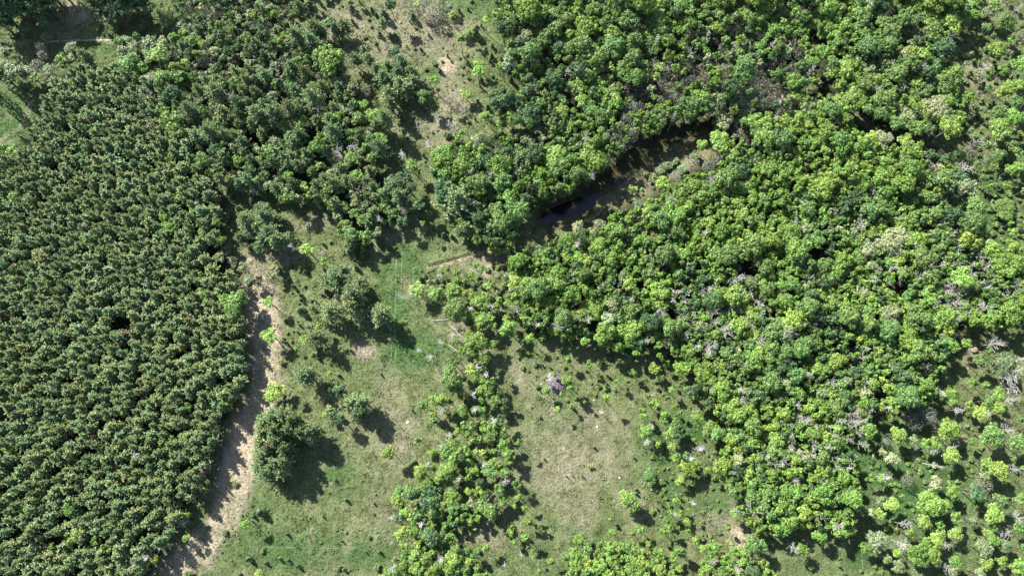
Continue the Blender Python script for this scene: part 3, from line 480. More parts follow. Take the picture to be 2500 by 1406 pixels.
for bp in ([(1095,690),(1150,670),(1215,700),(1262,770),(1262,830),(1210,800),(1150,800),(1100,770)], [(1115,815),(1180,835),(1212,890),(1242,975),(1235,1050),(1262,1110),(1262,1190),(1200,1215),(1150,1190),(1080,1150),(1080,1100),(1120,1080),(1110,1020),(1060,1010),(1040,985),(1100,975),(1095,920)],
           [(965,1200),(1005,1180),(1015,1140),(1080,1140),(1150,1200),(1240,1205),(1250,1250),(1180,1265),(1110,1290),(1100,1330),(1170,1350),(1170,1400),(1000,1400),(985,1290),(965,1250)]):
    fill(bp, 260 if bp[0][1] < 700 else 420, 7, 15, {'b': 4, 'm': 4, 'k': 1.5, 'y': .7, 't': .5, 'n': 1}, .78)
for bp in (BOT, BOT2, BOT3): fill(bp, 3000, 10, 18, {'b': 5, 'm': 1, 'y': 2, 't': .3}, .76)
# thickening round the marsh edge with low willow scrub, scattered scrub in the right-hand meadow
fill([(1480,492),(1600,438),(1700,390),(1720,375),(1745,330),(1700,400),(1600,460),(1500,510),(1440,545),(1420,535)], 260, 4, 8, {'v': 1}, 1.0)
def edge_row(pts, n, rlo, rhi, code='n', side=4):
    for (a, b_), (c, d) in zip(pts[:-1], pts[1:]):
        L_ = math.hypot(c - a, d - b_); k_ = max(1, int(L_ / (rlo + rhi) * 1.35 * n))
        for i in range(k_):
            q = (i + rng.random() * .7) / k_
            TREES.append(dict(u=float(a + (c - a) * q + rng.normal(0, side)), v=float(b_ + (d - b_) * q + rng.normal(0, side)), r=float(rng.uniform(rlo, rhi)), k=code, h=None, listed=False))
edge_row([(1276,506),(1322,482),(1385,452),(1445,412),(1500,364),(1552,326),(1617,288),(1692,278),(1757,258)], 1.5, 10, 15)
edge_row([(1250,650),(1262,760),(1290,800),(1390,828),(1430,818),(1490,852),(1545,856),(1600,846),(1650,880)], 1, 8, 13)
edge_row([(930,562),(880,597),(850,592),(828,535),(798,494),(740,492),(640,472)], 1, 8, 13)
fill([(2350,60),(2520,60),(2520,700),(2400,560),(2360,400)], 1400, 5, 10, {'s': 1, 'o': .3}, 1.0)
fill([(2080,1000),(2400,980),(2400,1420),(2100,1420)], 700, 4, 9, {'s': 1}, 1.4)
fill([(1640,900),(1720,940),(1760,1050),(1740,1150),(1790,1330),(1640,1330),(1560,1200),(1600,1050)], 380, 2.5, 7, {'s': 3, 'b': 1}, 1.3)
fill([(700,0),(1180,0),(1240,250),(1100,440),(980,360),(880,190),(850,90),(760,60)], 420, 2.2, 6, {'s': 2, 'c': 1}, 1.5)
fill([(1010,660),(1240,640),(1260,760),(1200,760),(1120,760),(1050,720)], 500, 5, 9, {'s': 2, 'o': 1, 't': .4}, 1.0)
fill([(1250,830),(1400,840),(1600,870),(1680,950),(1600,1000),(1500,960),(1420,1000),(1280,1000)], 130, 2.5, 6, {'s': 2, 'b': 1}, 1.5)
fill([(650,560),(880,600),(760,960),(650,880),(690,760)], 110, 2.5, 5, {'s': 2, 'c': 1}, 1.6)
fill([(620,1180),(930,1150),(900,1400),(480,1400)], 70, 1.8, 3.5, {'s': 1}, 1.6)
# plantation on a planted grid (metres)
ang = math.radians(5); sx_, sy_ = 2.08, 2.18
for i in range(-82, 30):
    for j in range(-42, 88):
        x0 = i * sx_ + (j % 2) * .5; y0 = j * sy_
        x = x0 * math.cos(ang) - y0 * math.sin(ang) + rng.normal(0, .5); y = x0 * math.sin(ang) + y0 * math.cos(ang) + rng.normal(0, .62)
        u, v = proj(x, y, 5.2)
        if u > 620 or not wedge(u, v, PLANT): continue
        if (u - 287) ** 2 + (v - 788) ** 2 < 24 ** 2 or (u - 108) ** 2 + (v - 880) ** 2 < 14 ** 2 or rng.random() < .03: continue
        if (abs(u - 280) < 22 and abs((v - 1145) + (u - 280) * .45) < 8): continue
        r = 9.8 + 6.0 * rng.random() ** 1.5
        if not GR.ok(u, v, r, .48): continue
        TREES.append(dict(u=float(u), v=float(v), r=float(r), k='P', h=float(rng.uniform(6.2, 8.2)), listed=False, row=j))

# ------------------------------------------------------------------ turn plan entries into metres
def jitter_tint(t, R, amt=.16):
    f = R.uniform(1 - amt, 1 + amt); g = R.normal(0, .035)
    return [float(t[0] * f * (1 + g * 2)), float(t[1] * f), float(t[2] * f * (1 - g))]
for t in TREES:
    k = t['k']; fam, tint, hf = KIND[k][:3]
    rm = t['r'] * mpp(t['u'], t['v'], 5)
    h = t['h'] if t['h'] else hf(rm) + t.get('hadd', 0)
    if t['k'] in 'bmyokweg' and t['u'] > 1290 and dist_line(np.array([t['u']]), np.array([t['v']]), [(1290,470),(1450,410),(1560,325),(1700,275),(1780,250)])[0] < 45 and not t['h'] and t['v'] < 560 - (t['u'] - 1290) * .62:
        h = max(h, 10.5)
    h *= (1 if t['h'] else float(rng.uniform(.9, 1.12)))
    zc = {'broad': .72, 'sap': .86, 'pine': .72, 'wpine': .6, 'cedar': .5, 'shrub': .5, 'twiggy': .5, 'dead': .8}[fam] * h
    x, y = P(t['u'], t['v'], zc)
    if fam == 'broad' and t['listed'] and not (t['u'] > 2040 and t['v'] > 980): rm *= 1.1
    if fam == 'wpine': rm *= 1.18
    if fam == 'sap': rm *= 1.25
    if fam == 'dead': rm *= .9
    L = LIB[fam]
    best = min(abs(math.log(rm / q[0])) for q in L)
    c = [i for i, q in enumerate(L) if abs(math.log(rm / q[0])) < best + .02]
    i = int(rng.choice(c))
    t.update(x=x, y=y, rm=rm, hm=h, lib=i, s=rm / L[i][0], sz=h / L[i][1], rz=float(rng.uniform(0, 6.283)), tint=jitter_tint(tint, rng, .2 if fam != 'pine' else .14))
Z = ground_z(np.array([t['x'] for t in TREES]), np.array([t['y'] for t in TREES]))
for t, z in zip(TREES, Z): t['z'] = float(z)
print('trees', len(TREES), {k: sum(1 for t in TREES if t['k'] == k) for k in KIND})

# ------------------------------------------------------------------ ground
x0, x1, y0, y1, st = -172, 172, -52, 148, .42
def axis(a, b): return np.concatenate([[-2500, -1200, -600, -300][:4] if a > -300 else [], np.arange(a, b, st), [300, 600, 1200, 2500]])
xs = np.concatenate([[-2500, -1200, -600, -300, -220], np.arange(x0, x1, st), [220, 300, 600, 1200, 2500]])
ys = np.concatenate([[-2500, -1200, -600, -300, -120, -70], np.arange(y0, y1, st), [175, 220, 300, 600, 1200, 2500]])
X, Y = np.meshgrid(xs, ys)
def feather(poly, U, V, k=7):
    a = 0
    for du, dv in ((0, 0), (k, 0), (-k, 0), (0, k), (0, -k)): a = a + in_poly(U + du, V + dv, poly)
    return a / 5.0
TAN = [(960,90,190,85,.75),(1090,155,26,26,1.2),(1100,235,65,60,.7),(1080,305,45,60,.7),(820,40,70,32,.7),(780,545,90,35,.55),(690,625,60,30,.9),(950,580,60,22,.75),(885,857,28,20,1.5),(1195,645,55,26,1.0),(1000,695,14,34,.8),(1185,1312,44,24,.9),(960,1060,55,70,.5),(930,1250,60,80,.3),(1370,1130,120,100,.72),(1450,1040,70,60,.5),(1400,870,110,60,.4),(1280,920,50,60,.5),(1800,1302,28,30,1.3),(1755,1278,55,35,.7),(2385,190,45,70,.7),(190,35,45,45,.85),(170,85,55,24,.8),(1110,790,50,50,.6),(1740,1090,40,40,.4),(2330,1100,30,40,.3),(1540,1250,40,60,.4),(1420,1250,60,60,.45),(860,1000,60,60,.2),(930,960,40,100,.35),(2390,370,30,24,.8),(1000,20,120,30,.5),(280,55,40,20,.5),(1330,990,50,30,.5),(630,640,40,30,.7),(2370,870,30,40,.5),(1550,970,40,30,.3),(780,1215,60,40,.3),(790,1120,30,40,.35)]
GRN = [(980,640,70,60,.9),(965,740,50,70,.9),(1010,860,95,60,.9),(830,1120,60,85,.7),(700,1335,170,60,.8),(880,1345,90,50,.8),(225,110,70,30,.9),(50,275,70,80,.9),(1600,1090,55,70,.9),(1700,1045,80,45,1),(2150,1150,230,120,1.1),(2250,1260,150,120,1.1),(2110,1340,130,60,1),(1340,1370,90,40,.7),(1400,1300,60,40,.7),(1645,1200,45,90,.8),(1740,1240,50,50,.8),(2420,580,90,110,1),(1050,170,26,30,.8),(2430,430,80,80,.9),(1240,100,50,110,.5),(1130,20,60,50,.6),(620,1220,50,60,.5),(1730,1180,50,40,.7),(1250,1210,100,20,.4),(160,55,20,60,.5),(1500,1180,60,40,.2),(1300,830,60,20,.6),(1500,870,60,30,.5),(1010,520,40,40,.7),(1080,560,50,30,.5)]
PALEL = [([(632,700),(640,760),(655,860),(645,960),(612,1030),(592,1110),(566,1190),(532,1280),(480,1345),(390,1420)], 46, 1.2), ([(0,345),(60,300),(80,250)], 6, .7), ([(135,103),(200,100),(285,100)], 5, .8), ([(1045,655),(1110,640),(1170,618)], 5, 1.0), ([(620,640),(650,700)], 18, .8)]
def ground_fields(X, Y):
    u, v = proj(X, Y)
    wu = u + (fbm(X, Y, 9, 61) - .5) * 50; wv = v + (fbm(X, Y, 9, 71) - .5) * 50
    tan = np.zeros(X.shape); grn = np.zeros(X.shape)
    for cx, cy, rx, ry, s in TAN: tan = np.maximum(tan, s * np.exp(-(((wu - cx) / rx) ** 2 + ((wv - cy) / ry) ** 2) ** 1.3 * .9))
    for cx, cy, rx, ry, s in GRN: grn = np.maximum(grn, s * np.exp(-(((wu - cx) / rx) ** 2 + ((wv - cy) / ry) ** 2) ** 1.3 * .9))
    for pts, wd, s in PALEL:
        tan = np.maximum(tan, s * (1 - sstep(wd * .5, wd * 1.4, dist_line(wu * .5 + u * .5, wv * .5 + v * .5, pts))))
    n1 = fbm(X, Y, 14, 81, 4); n2 = fbm(X, Y, 2.2, 91, 3)
    tan = tan * (.72 + .6 * fbm(X, Y, 5, 131, 3))
    streak = (fbm(X * 1.0, Y * .09, 1.3, 141, 3) - .5) * sstep(560, 660, v) * .55 + (fbm(X * .12, Y, 1.2, 151, 2) - .5) * (1 - sstep(560, 640, v)) * .3
    tan = np.clip(tan + streak + (n1 - .52) * .7 + (n2 - .5) * .75, 0, 1.5); grn = np.clip(grn + (.5 - n1) * .5 + (fbm(X, Y, 5, 99, 3) - .5) * .5, 0, 1.2)
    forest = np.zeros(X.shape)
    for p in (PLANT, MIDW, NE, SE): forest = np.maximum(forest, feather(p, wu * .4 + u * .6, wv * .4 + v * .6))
    marsh = feather(MARSH, u, v, 9)
    return u, v, tan, grn, forest, marsh, n1, n2
def ground_rgb(X, Y):
    u, v, tan, grn, forest, marsh, n1, n2 = ground_fields(X, Y)
    base = np.array([.078, .092, .037]); cg = np.array([.038, .072, .021]); ct = np.array([.138, .124, .080]); cp = np.array([.25, .205, .14])
    c = base * np.ones(X.shape + (1,)) * (.6 + .8 * n2[..., None])
    g = np.clip(grn, 0, 1)[..., None]; c = c * (1 - g) + cg * (.75 + .5 * n2[..., None]) * g
    t1 = np.clip(tan, 0, .8)[..., None] / .8 * .85; c = c * (1 - t1) + ct * t1
    t2 = np.clip((tan - .75) / .6, 0, 1)[..., None]; c = c * (1 - t2) + cp * t2
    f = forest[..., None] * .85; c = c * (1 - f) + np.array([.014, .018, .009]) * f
    mm = marsh[..., None]; bank = sstep(22, 60, dist_line(u, v, [(1330,500),(1440,440),(1545,372),(1640,312),(1740,280)]))[..., None]; mc = (np.array([.036, .028, .017]) * (1 - bank) + np.array([.115, .105, .058]) * bank) * (1 - n2[..., None]) * 1.4 + np.array([.045, .055, .02]) * n2[..., None] * .7
    c = c * (1 - mm) + mc * mm
    return np.clip(c, .01, .7), (forest, marsh, tan, grn)
Zg = ground_z(X, Y)
far = (np.abs(X) > 175) | (Y > 150) | (Y < -55)
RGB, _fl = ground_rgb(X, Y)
gme = bpy.data.meshes.new('ground')
nx, ny = len(xs), len(ys)
gme.vertices.add(nx * ny); gme.vertices.foreach_set('co', np.stack([X, Y, Zg], -1).ravel())
ii = np.arange(nx * ny).reshape(ny, nx)
q = np.stack([ii[:-1, :-1], ii[:-1, 1:], ii[1:, 1:], ii[1:, :-1]], -1).reshape(-1, 4)
gme.loops.add(q.size); gme.loops.foreach_set('vertex_index', q.ravel().astype(np.int32))
gme.polygons.add(len(q)); gme.polygons.foreach_set('loop_start', (np.arange(len(q)) * 4).astype(np.int32)); gme.polygons.foreach_set('loop_total', np.full(len(q), 4, np.int32))
gme.polygons.foreach_set('use_smooth', np.ones(len(q), bool))
gme.update(calc_edges=True)
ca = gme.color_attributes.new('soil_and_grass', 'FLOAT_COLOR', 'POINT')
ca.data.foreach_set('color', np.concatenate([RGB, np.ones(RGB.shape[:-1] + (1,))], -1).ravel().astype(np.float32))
m, t_, N, L, b = new_mat('meadow_ground')
at = N.new('ShaderNodeAttribute'); at.attribute_name = 'soil_and_grass'
tc = N.new('ShaderNodeTexCoord')
n1 = N.new('ShaderNodeTexNoise'); n1.inputs['Scale'].default_value = 1.6; n1.inputs['Detail'].default_value = 5; n1.inputs['Roughness'].default_value = .7
n2 = N.new('ShaderNodeTexNoise'); n2.inputs['Scale'].default_value = .9; n2.inputs['Detail'].default_value = 4; n2.inputs['Distortion'].default_value = 1.5
for n_ in (n1, n2): L.new(tc.outputs['Object'], n_.inputs['Vector'])
mr = N.new('ShaderNodeMapRange'); mr.inputs['From Min'].default_value = .3; mr.inputs['From Max'].default_value = .7; mr.inputs['To Min'].default_value = .62; mr.inputs['To Max'].default_value = 1.38
L.new(n1.outputs['Fac'], mr.inputs['Value'])
hs = N.new('ShaderNodeHueSaturation'); L.new(mr.outputs[0], hs.inputs['Value']); L.new(at.outputs['Color'], hs.inputs['Color'])
mh = N.new('ShaderNodeMapRange'); mh.inputs['From Min'].default_value = .3; mh.inputs['From Max'].default_value = .7; mh.inputs['To Min'].default_value = .47; mh.inputs['To Max'].default_value = .53
L.new(n2.outputs['Fac'], mh.inputs['Value']); L.new(mh.outputs[0], hs.inputs['Hue'])
L.new(hs.outputs[0], b.inputs['Base Color']); b.inputs['Roughness'].default_value = .95; b.inputs['Specular IOR Level'].default_value = .1
bp = N.new('ShaderNodeBump'); bp.inputs['Strength'].default_value = 1.0; bp.inputs['Distance'].default_value = .6
L.new(n1.outputs['Fac'], bp.inputs['Height']); L.new(bp.outputs[0], b.inputs['Normal'])
gme.materials.append(m)
go = bpy.data.objects.new('ground', gme); COL.objects.link(go); go['kind'] = 'structure'

# pond water: one sheet just below the marsh surface
m, t_, N, L, b = new_mat('peaty_water')
no = N.new('ShaderNodeTexNoise'); no.inputs['Scale'].default_value = .25
tc = N.new('ShaderNodeTexCoord'); L.new(tc.outputs['Object'], no.inputs['Vector'])
rp = N.new('ShaderNodeValToRGB'); rp.color_ramp.elements[0].color = (.004, .004, .004, 1); rp.color_ramp.elements[1].color = (.010, .005, .0035, 1)
rp.color_ramp.elements[0].position = .42; rp.color_ramp.elements[1].position = .62
L.new(no.outputs['Fac'], rp.inputs[0]); L.new(rp.outputs[0], b.inputs['Base Color']); b.inputs['Roughness'].default_value = .15; b.inputs['Specular IOR Level'].default_value = .3
M_WATER = m
def obj(name, me, parent=None, **props):
    o = bpy.data.objects.new(name, me); COL.objects.link(o)
    if parent: o.parent = parent
    for k, v in props.items(): o[k] = v
    return o
wb = MB(); wp = [P(u, v, 0) for u, v in [(1285,575),(1310,500),(1430,440),(1540,360),(1640,300),(1780,262),(1790,290),(1700,350),(1600,410),(1500,480),(1430,540),(1340,580)]]
wz = float(np.median(ground_z(np.array([P(1380, 512)[0]]), np.array([P(1380, 512)[1]])))) + .55
wv_ = [(a, c, wz) for a, c in wp]
wme = bpy.data.meshes.new('pond_water'); wme.from_pydata(wv_, [], [tuple(range(len(wv_)))]); wme.materials.append(M_WATER)
obj('pond_water', wme, kind='structure')

# wheel tracks: narrow flattened strips lying on the meadow
def strip(pts, wpx, mat, name='wheel_track', dz=.035):
    P2 = []
    for (a, b_), (c, d) in zip(pts[:-1], pts[1:]):
        n = max(2, int(math.hypot(c - a, d - b_) / 5))
        for i in range(n): P2.append((a + (c - a) * i / n, b_ + (d - b_) * i / n))
    P2.append(pts[-1]); W = np.array([P(u, v) for u, v in P2]); n = len(W)
    W = W + np.stack([vnoise(W[:, 0], W[:, 1], 3, 5) - .5, vnoise(W[:, 0], W[:, 1], 3, 9) - .5], 1) * .22
    T = np.gradient(W, axis=0); T /= np.linalg.norm(T, axis=1, keepdims=True); Nn = np.stack([-T[:, 1], T[:, 0]], 1)
    hw = wpx * .11 / 2 * (.6 + .8 * vnoise(W[:, 0], W[:, 1], 1.3, 4))
    A = W + Nn * hw[:, None]; B = W - Nn * hw[:, None]
    za = ground_z(A[:, 0], A[:, 1]) + dz; zb = ground_z(B[:, 0], B[:, 1]) + dz; zc = ground_z(W[:, 0], W[:, 1]) + dz
    mb = MB(); V = np.concatenate([np.column_stack([A, za]), np.column_stack([W, zc]), np.column_stack([B, zb])])
    f = [(i, i + 1, n + i + 1, n + i) for i in range(n - 1)] + [(n + i, n + i + 1, 2 * n + i + 1, 2 * n + i) for i in range(n - 1)]
    mb.add(V, f, 0); obj(name, mb.mesh(name, [mat]), kind='structure')
for pts, wd in [([(970,610),(966,680),(965,760)],3),([(982,612),(980,690),(979,705)],3),([(1085,590),(1087,632)],2.2),([(1092,590),(1094,628)],2.2),
    ([(946,1120),(944,1200),(945,1300)],2),([(952,1130),(950,1240)],1.6),([(1030,405),(1038,420),(1040,450),(1045,470)],2),([(1036,402),(1044,420),(1046,450)],2),([(1048,395),(1040,415),(1036,445)],1.6),
    ([(1228,870),(1230,920),(1236,965)],2),([(1236,870),(1240,925),(1244,960)],2),([(1244,872),(1250,930)],1.8),
    ([(1252,1004),(1290,1012),(1320,1016)],2),([(1252,1024),(1290,1026),(1322,1020)],2),([(1252,1034),(1295,1037)],1.6),
    ([(862,50),(920,62),(1000,70),(1020,72)],2.4),([(640,1334),(760,1338),(880,1336)],1.8),([(963,770),(966,860),(960,950)],2.6),([(957,790),(955,880)],2),([(2095,1270),(2103,1330),(2106,1400)],1.8),
    ([(1060,150),(1085,110),(1105,85)],2),([(1480,1180),(1440,1260)],1.5)]:
    strip(pts, wd, M_TRACK)
strip([(100,104),(180,101),(280,99)], 4, M_TRACKP, 'bare_path')

# ------------------------------------------------------------------ instancing node group
lib_cols = {}
def lib_collection(fam):
    if fam in lib_cols: return lib_cols[fam]
    c = bpy.data.collections.new(fam + '_kinds')
    for i, q in enumerate(LIB[fam]):
        o = bpy.data.objects.new('%s_%02d' % (fam, i), q[4]); c.objects.link(o)
    lib_cols[fam] = c; return c
def scatter(name, coll, pos, idx, rot, scl, tint, **props):
    me = bpy.data.meshes.new(name); n = len(pos)
    me.vertices.add(n); me.vertices.foreach_set('co', np.asarray(pos, float).ravel())
    a = me.attributes.new('pick', 'INT', 'POINT'); a.data.foreach_set('value', np.asarray(idx, np.int32))
    a = me.attributes.new('turn', 'FLOAT_VECTOR', 'POINT'); a.data.foreach_set('vector', np.asarray(rot, np.float32).ravel())
    a = me.attributes.new('size', 'FLOAT_VECTOR', 'POINT'); a.data.foreach_set('vector', np.asarray(scl, np.float32).ravel())
    a = me.attributes.new('tint', 'FLOAT_COLOR', 'POINT'); a.data.foreach_set('color', np.concatenate([np.asarray(tint, np.float32), np.ones((n, 1), np.float32)], 1).ravel())
    g = bpy.data.node_groups.new(name + '_nodes', 'GeometryNodeTree')
    g.interface.new_socket('Geometry', in_out='INPUT', socket_type='NodeSocketGeometry')
    g.interface.new_socket('Geometry', in_out='OUTPUT', socket_type='NodeSocketGeometry')
    N = g.nodes; L = g.links
    gi = N.new('NodeGroupInput'); go_ = N.new('NodeGroupOutput'); iop = N.new('GeometryNodeInstanceOnPoints')
    ci = N.new('GeometryNodeCollectionInfo'); ci.inputs['Collection'].default_value = coll
    ci.inputs['Separate Children'].default_value = True; ci.inputs['Reset Children'].default_value = True
    def na(nm, ty):
        x = N.new('GeometryNodeInputNamedAttribute'); x.data_type = ty; x.inputs['Name'].default_value = nm; return x.outputs[0]
    er = N.new('FunctionNodeEulerToRotation'); L.new(na('turn', 'FLOAT_VECTOR'), er.inputs[0])
    L.new(gi.outputs[0], iop.inputs['Points']); L.new(ci.outputs[0], iop.inputs['Instance'])
    iop.inputs['Pick Instance'].default_value = True
    L.new(na('pick', 'INT'), iop.inputs['Instance Index']); L.new(er.outputs[0], iop.inputs['Rotation']); L.new(na('size', 'FLOAT_VECTOR'), iop.inputs['Scale'])
    L.new(iop.outputs[0], go_.inputs[0])
    o = bpy.data.objects.new(name, me); COL.objects.link(o); md = o.modifiers.new('scatter', 'NODES'); md.node_group = g
    for k, v in props.items(): o[k] = v
    return o

# ------------------------------------------------------------------ labels
LM = [('the pale debris pile', 1355, 935), ('the pale bare circle', 885, 857), ('the dark pond', 1375, 520), ('the pale bare patch at lower right', 1800, 1302),
      ('the low grassy bank', 1110, 632), ('the pale bare path', 640, 900), ('the grey-brown thicket', 1040, 35)]
def where(du, dv):
    a = math.degrees(math.atan2(-dv, du)) % 360
    return ['right of', 'above right of', 'above', 'above left of', 'left of', 'below left of', 'below', 'below right of'][int(((a + 22.5) % 360) // 45)]
def zone(u, v):
    if wedge(u, v, PLANT): return 'inside the pine plantation'
    if wedge(u, v, MIDW): return 'in the wood beside the plantation'
    if wedge(u, v, NE): return 'in the upper right forest'
    if wedge(u, v, SE): return 'in the lower right forest'
    if wedge(u, v, MARSH): return 'beside the marsh'
    if u < 420: return 'on the upper left grass' if v < 400 else 'by the plantation edge'
    if u > 2330: return 'at the right-hand clearing'
    if u > 2040 and v > 980: return 'on the lower right grass'
    if 930 < u < 1290 and v > 560: return 'in the central tree belt'
    if u < 990 and v > 560: return 'on the left meadow'
    if u < 1290: return 'in the upper clearing'
    return 'on the right meadow'
used = set()
ONES = 'zero one two three four five six seven eight nine ten eleven twelve thirteen fourteen fifteen sixteen seventeen eighteen nineteen'.split()
TENS = 'zero ten twenty thirty forty fifty sixty seventy eighty ninety'.split()
ORD = 'zeroth first second third fourth fifth sixth seventh eighth ninth tenth eleventh twelfth thirteenth fourteenth fifteenth sixteenth seventeenth eighteenth nineteenth'.split()
def say(n):
    n = int(n); return ONES[n] if n < 20 else 'a hundred' if n >= 100 else TENS[n // 10] + ('-' + ONES[n % 10] if n % 10 else '')
def nth(n):
    n = int(n)
    if n < 20: return ORD[n]
    return (TENS[n // 10][:-1] + 'ieth') if n % 10 == 0 else TENS[n // 10] + '-' + ORD[n % 10]
def size_word(t):
    r = t['rm']; k = KIND[t['k']][0]
    if k == 'pine': return 'small' if r < 1.25 else 'broad'
    return 'tiny' if r < .45 else 'small' if r < 1.0 else 'medium' if r < 1.9 else 'large' if r < 3.0 else 'huge'
ZSHORT = {'inside the pine plantation': 'in the plantation', 'in the wood beside the plantation': 'in the upper left wood', 'in the central tree belt': 'in the central belt'}
def look(t): return '%s %s %s' % (size_word(t), KIND[t['k']][4], KIND[t['k']][5])
VIS = [t for t in TREES if -8 < t['u'] < 2508 and -8 < t['v'] < 1414]
for t in VIS: t['zone'] = zone(t['u'], t['v']); t['zone'] = ZSHORT.get(t['zone'], t['zone'])
BIG = [t for t in VIS if t['k'] != 'P' and t['r'] > 6]
cand = {}
def near(t):
    best = None
    for q in BIG:
        if q is t or abs(q['u'] - t['u']) > 45 or abs(q['v'] - t['v']) > 45: continue
        if q['k'] == t['k']: continue
        d = math.hypot(q['u'] - t['u'], q['v'] - t['v'])
        if best is None or d < best[0]: best = (d, q)
    return best
for t in VIS:
    L_ = []
    if t['k'] != 'P':
        for nm, lu, lv in LM:
            if math.hypot(t['u'] - lu, t['v'] - lv) < 75: L_.append('%s just %s %s' % (look(t), where(t['u'] - lu, t['v'] - lv), nm))
        L_.append('%s %s' % (look(t), t['zone']))
        b_ = near(t)
        if b_: L_.append('%s just %s a %s %s %s' % (look(t), where(t['u'] - b_[1]['u'], t['v'] - b_[1]['v']), KIND[b_[1]['k']][4], KIND[b_[1]['k']][5].split()[-1], t['zone']))
    t['cands'] = [l for l in L_ if len(l.replace('-', ' ').split()) <= 16]
    for l in t['cands']: cand[l] = cand.get(l, 0) + 1
rows = {}
for t in VIS:
    if t['k'] == 'P': rows.setdefault(int(t['row']), []).append(t)
for n_, j_ in enumerate(sorted(rows)):
    for m_, t in enumerate(sorted(rows[j_], key=lambda q: q['u'])): t['cands'] = ['grey-green plantation pine, %s from the left in the %s row from the bottom' % (nth(m_ + 1), nth(n_ + 1))]; cand[t['cands'][0]] = 1
def make_label(t):
    for l in t['cands']:
        if cand[l] == 1 and l not in used: used.add(l); return l
    u = round(min(max(t['u'], 0), 2500) / 25.0); v = round(min(max(t['v'], 0), 1406) / 14.06)
    n_ = KIND[t['k']][5].split()[-1] if t['k'] != 'w' else 'pine'
    lab = '%s %s %s %s, %s percent across, %s down' % (size_word(t), KIND[t['k']][4], n_, t['zone'].replace(' the ', ' '), say(u), say(v))
    if lab in used:
        for w_ in ('slightly smaller', 'slightly larger', 'somewhat darker', 'somewhat lighter', 'rounder', 'narrower'):
            l2 = lab.replace(size_word(t), w_, 1)
            if l2 not in used: lab = l2; break
    if len(lab.replace('-', ' ').split()) > 16: lab = '%s %s %s, %s percent across, %s percent down' % (size_word(t), KIND[t['k']][4], n_, say(u), say(v))
    used.add(lab); return lab

# ------------------------------------------------------------------ choose individuals (the 300 that show largest of each kind), rest = stuff
GROUPN = {'broadleaf_tree': 'broadleaf trees', 'half_leafed_tree': 'half-leafed grey-brown trees', 'white_pine': 'white pines', 'plantation_pine': 'pines planted in rows', 'cedar_tree': 'cedars scattered over the clearings', 'slender_tree': 'slender trees with tufted tops', 'shrub': 'shrubs in the grass', 'willow_bush': 'leafy bushes along the marsh and forest edges', 'dead_tree': 'bare dead trees'}
CATN = {'broadleaf_tree': 'broadleaf tree', 'half_leafed_tree': 'bare-topped tree', 'white_pine': 'white pine', 'plantation_pine': 'pine tree', 'cedar_tree': 'cedar', 'slender_tree': 'slender tree', 'shrub': 'shrub', 'willow_bush': 'bush', 'dead_tree': 'dead tree'}
REST = {'broadleaf_tree': 'broadleaf_forest', 'half_leafed_tree': 'half_leafed_thicket', 'white_pine': 'white_pine_wood', 'plantation_pine': 'pine_plantation', 'cedar_tree': 'cedar_scrub', 'slender_tree': 'slender_tree_grove', 'shrub': 'scrub', 'willow_bush': 'bushy_edge', 'dead_tree': 'dead_tree_stand'}
bynm = {}
for t in TREES: bynm.setdefault(KIND[t['k']][3], []).append(t)
def vis(t): return -8 < t['u'] < 2508 and -8 < t['v'] < 1414
for nm, ts in bynm.items():
    ts.sort(key=lambda t: -(t['r'] + (1000 if vis(t) else 0) + (6 if t['listed'] else 0)))
    ind = [t for t in ts[:300] if vis(t)]; rest = ts[len(ind):]
    fam = KIND[ts[0]['k']][0]
    for t in ind:
        q = LIB[fam][t['lib']]
        loc = (t['x'], t['y'], t['z']); sc = (t['s'], t['s'], t['sz'])
        if q[2] is None:
            o = obj(nm, q[3]); o.location = loc; o.scale = sc; o.rotation_euler = (0, 0, t['rz'])
        else:
            o = obj(nm, None); o.location = loc; o.rotation_euler = (0, 0, t['rz']); o.scale = sc; o.empty_display_size = .5
            c = obj('branches' if fam == 'dead' else 'crown', q[2], o); c['tint'] = t['tint']
            obj('trunk', q[3], o)
        o['label'] = make_label(t); o['category'] = CATN[nm]; o['group'] = GROUPN[nm]
    if rest:
        scatter(REST[nm], lib_collection(fam), [(t['x'], t['y'], t['z']) for t in rest], [t['lib'] for t in rest], [(0, 0, t['rz']) for t in rest],
                [(t['s'], t['s'], t['sz']) for t in rest], [t['tint'] for t in rest], kind='stuff', category=CATN[nm] + 's',
                label={'plantation_pine': 'dense rows of smaller grey-green pines filling the plantation', 'broadleaf_tree': 'mass of smaller broadleaf trees filling the right-hand forests'}.get(nm, 'remaining %s between the bigger ones' % GROUPN[nm]))

# ------------------------------------------------------------------ grass tufts and sedge
def tuft_mesh(name, R, n, hgt, spread, wid):
    b = MB(); c = np.column_stack([R.normal(0, spread, n), R.normal(0, spread, n), np.zeros(n)])
    d = np.column_stack([R.normal(0, .7, n), R.normal(0, .7, n), np.full(n, 1.0)])
    b.blades(c, d, hgt, wid, 0, R); return b.mesh(name, [M_GRASS])
gcol = bpy.data.collections.new('grass_kinds')
for i in range(5):
    R = np.random.default_rng(900 + i); o = bpy.data.objects.new('tuft_%02d' % i, tuft_mesh('grass_tuft', R, 16, .26, .17, .05)); gcol.objects.link(o)
n = 150000
gx = rng.uniform(-160, 160, n); gy = rng.uniform(-42, 135, n)
rgb, (fo, ma, ta, gr_) = ground_rgb(gx, gy)
dens = .30 + .6 * fbm(gx, gy, 4, 123); keep = (fo < .5) & (rng.random(n) < dens)
gx, gy, rgb, ma = gx[keep], gy[keep], rgb[keep], ma[keep]
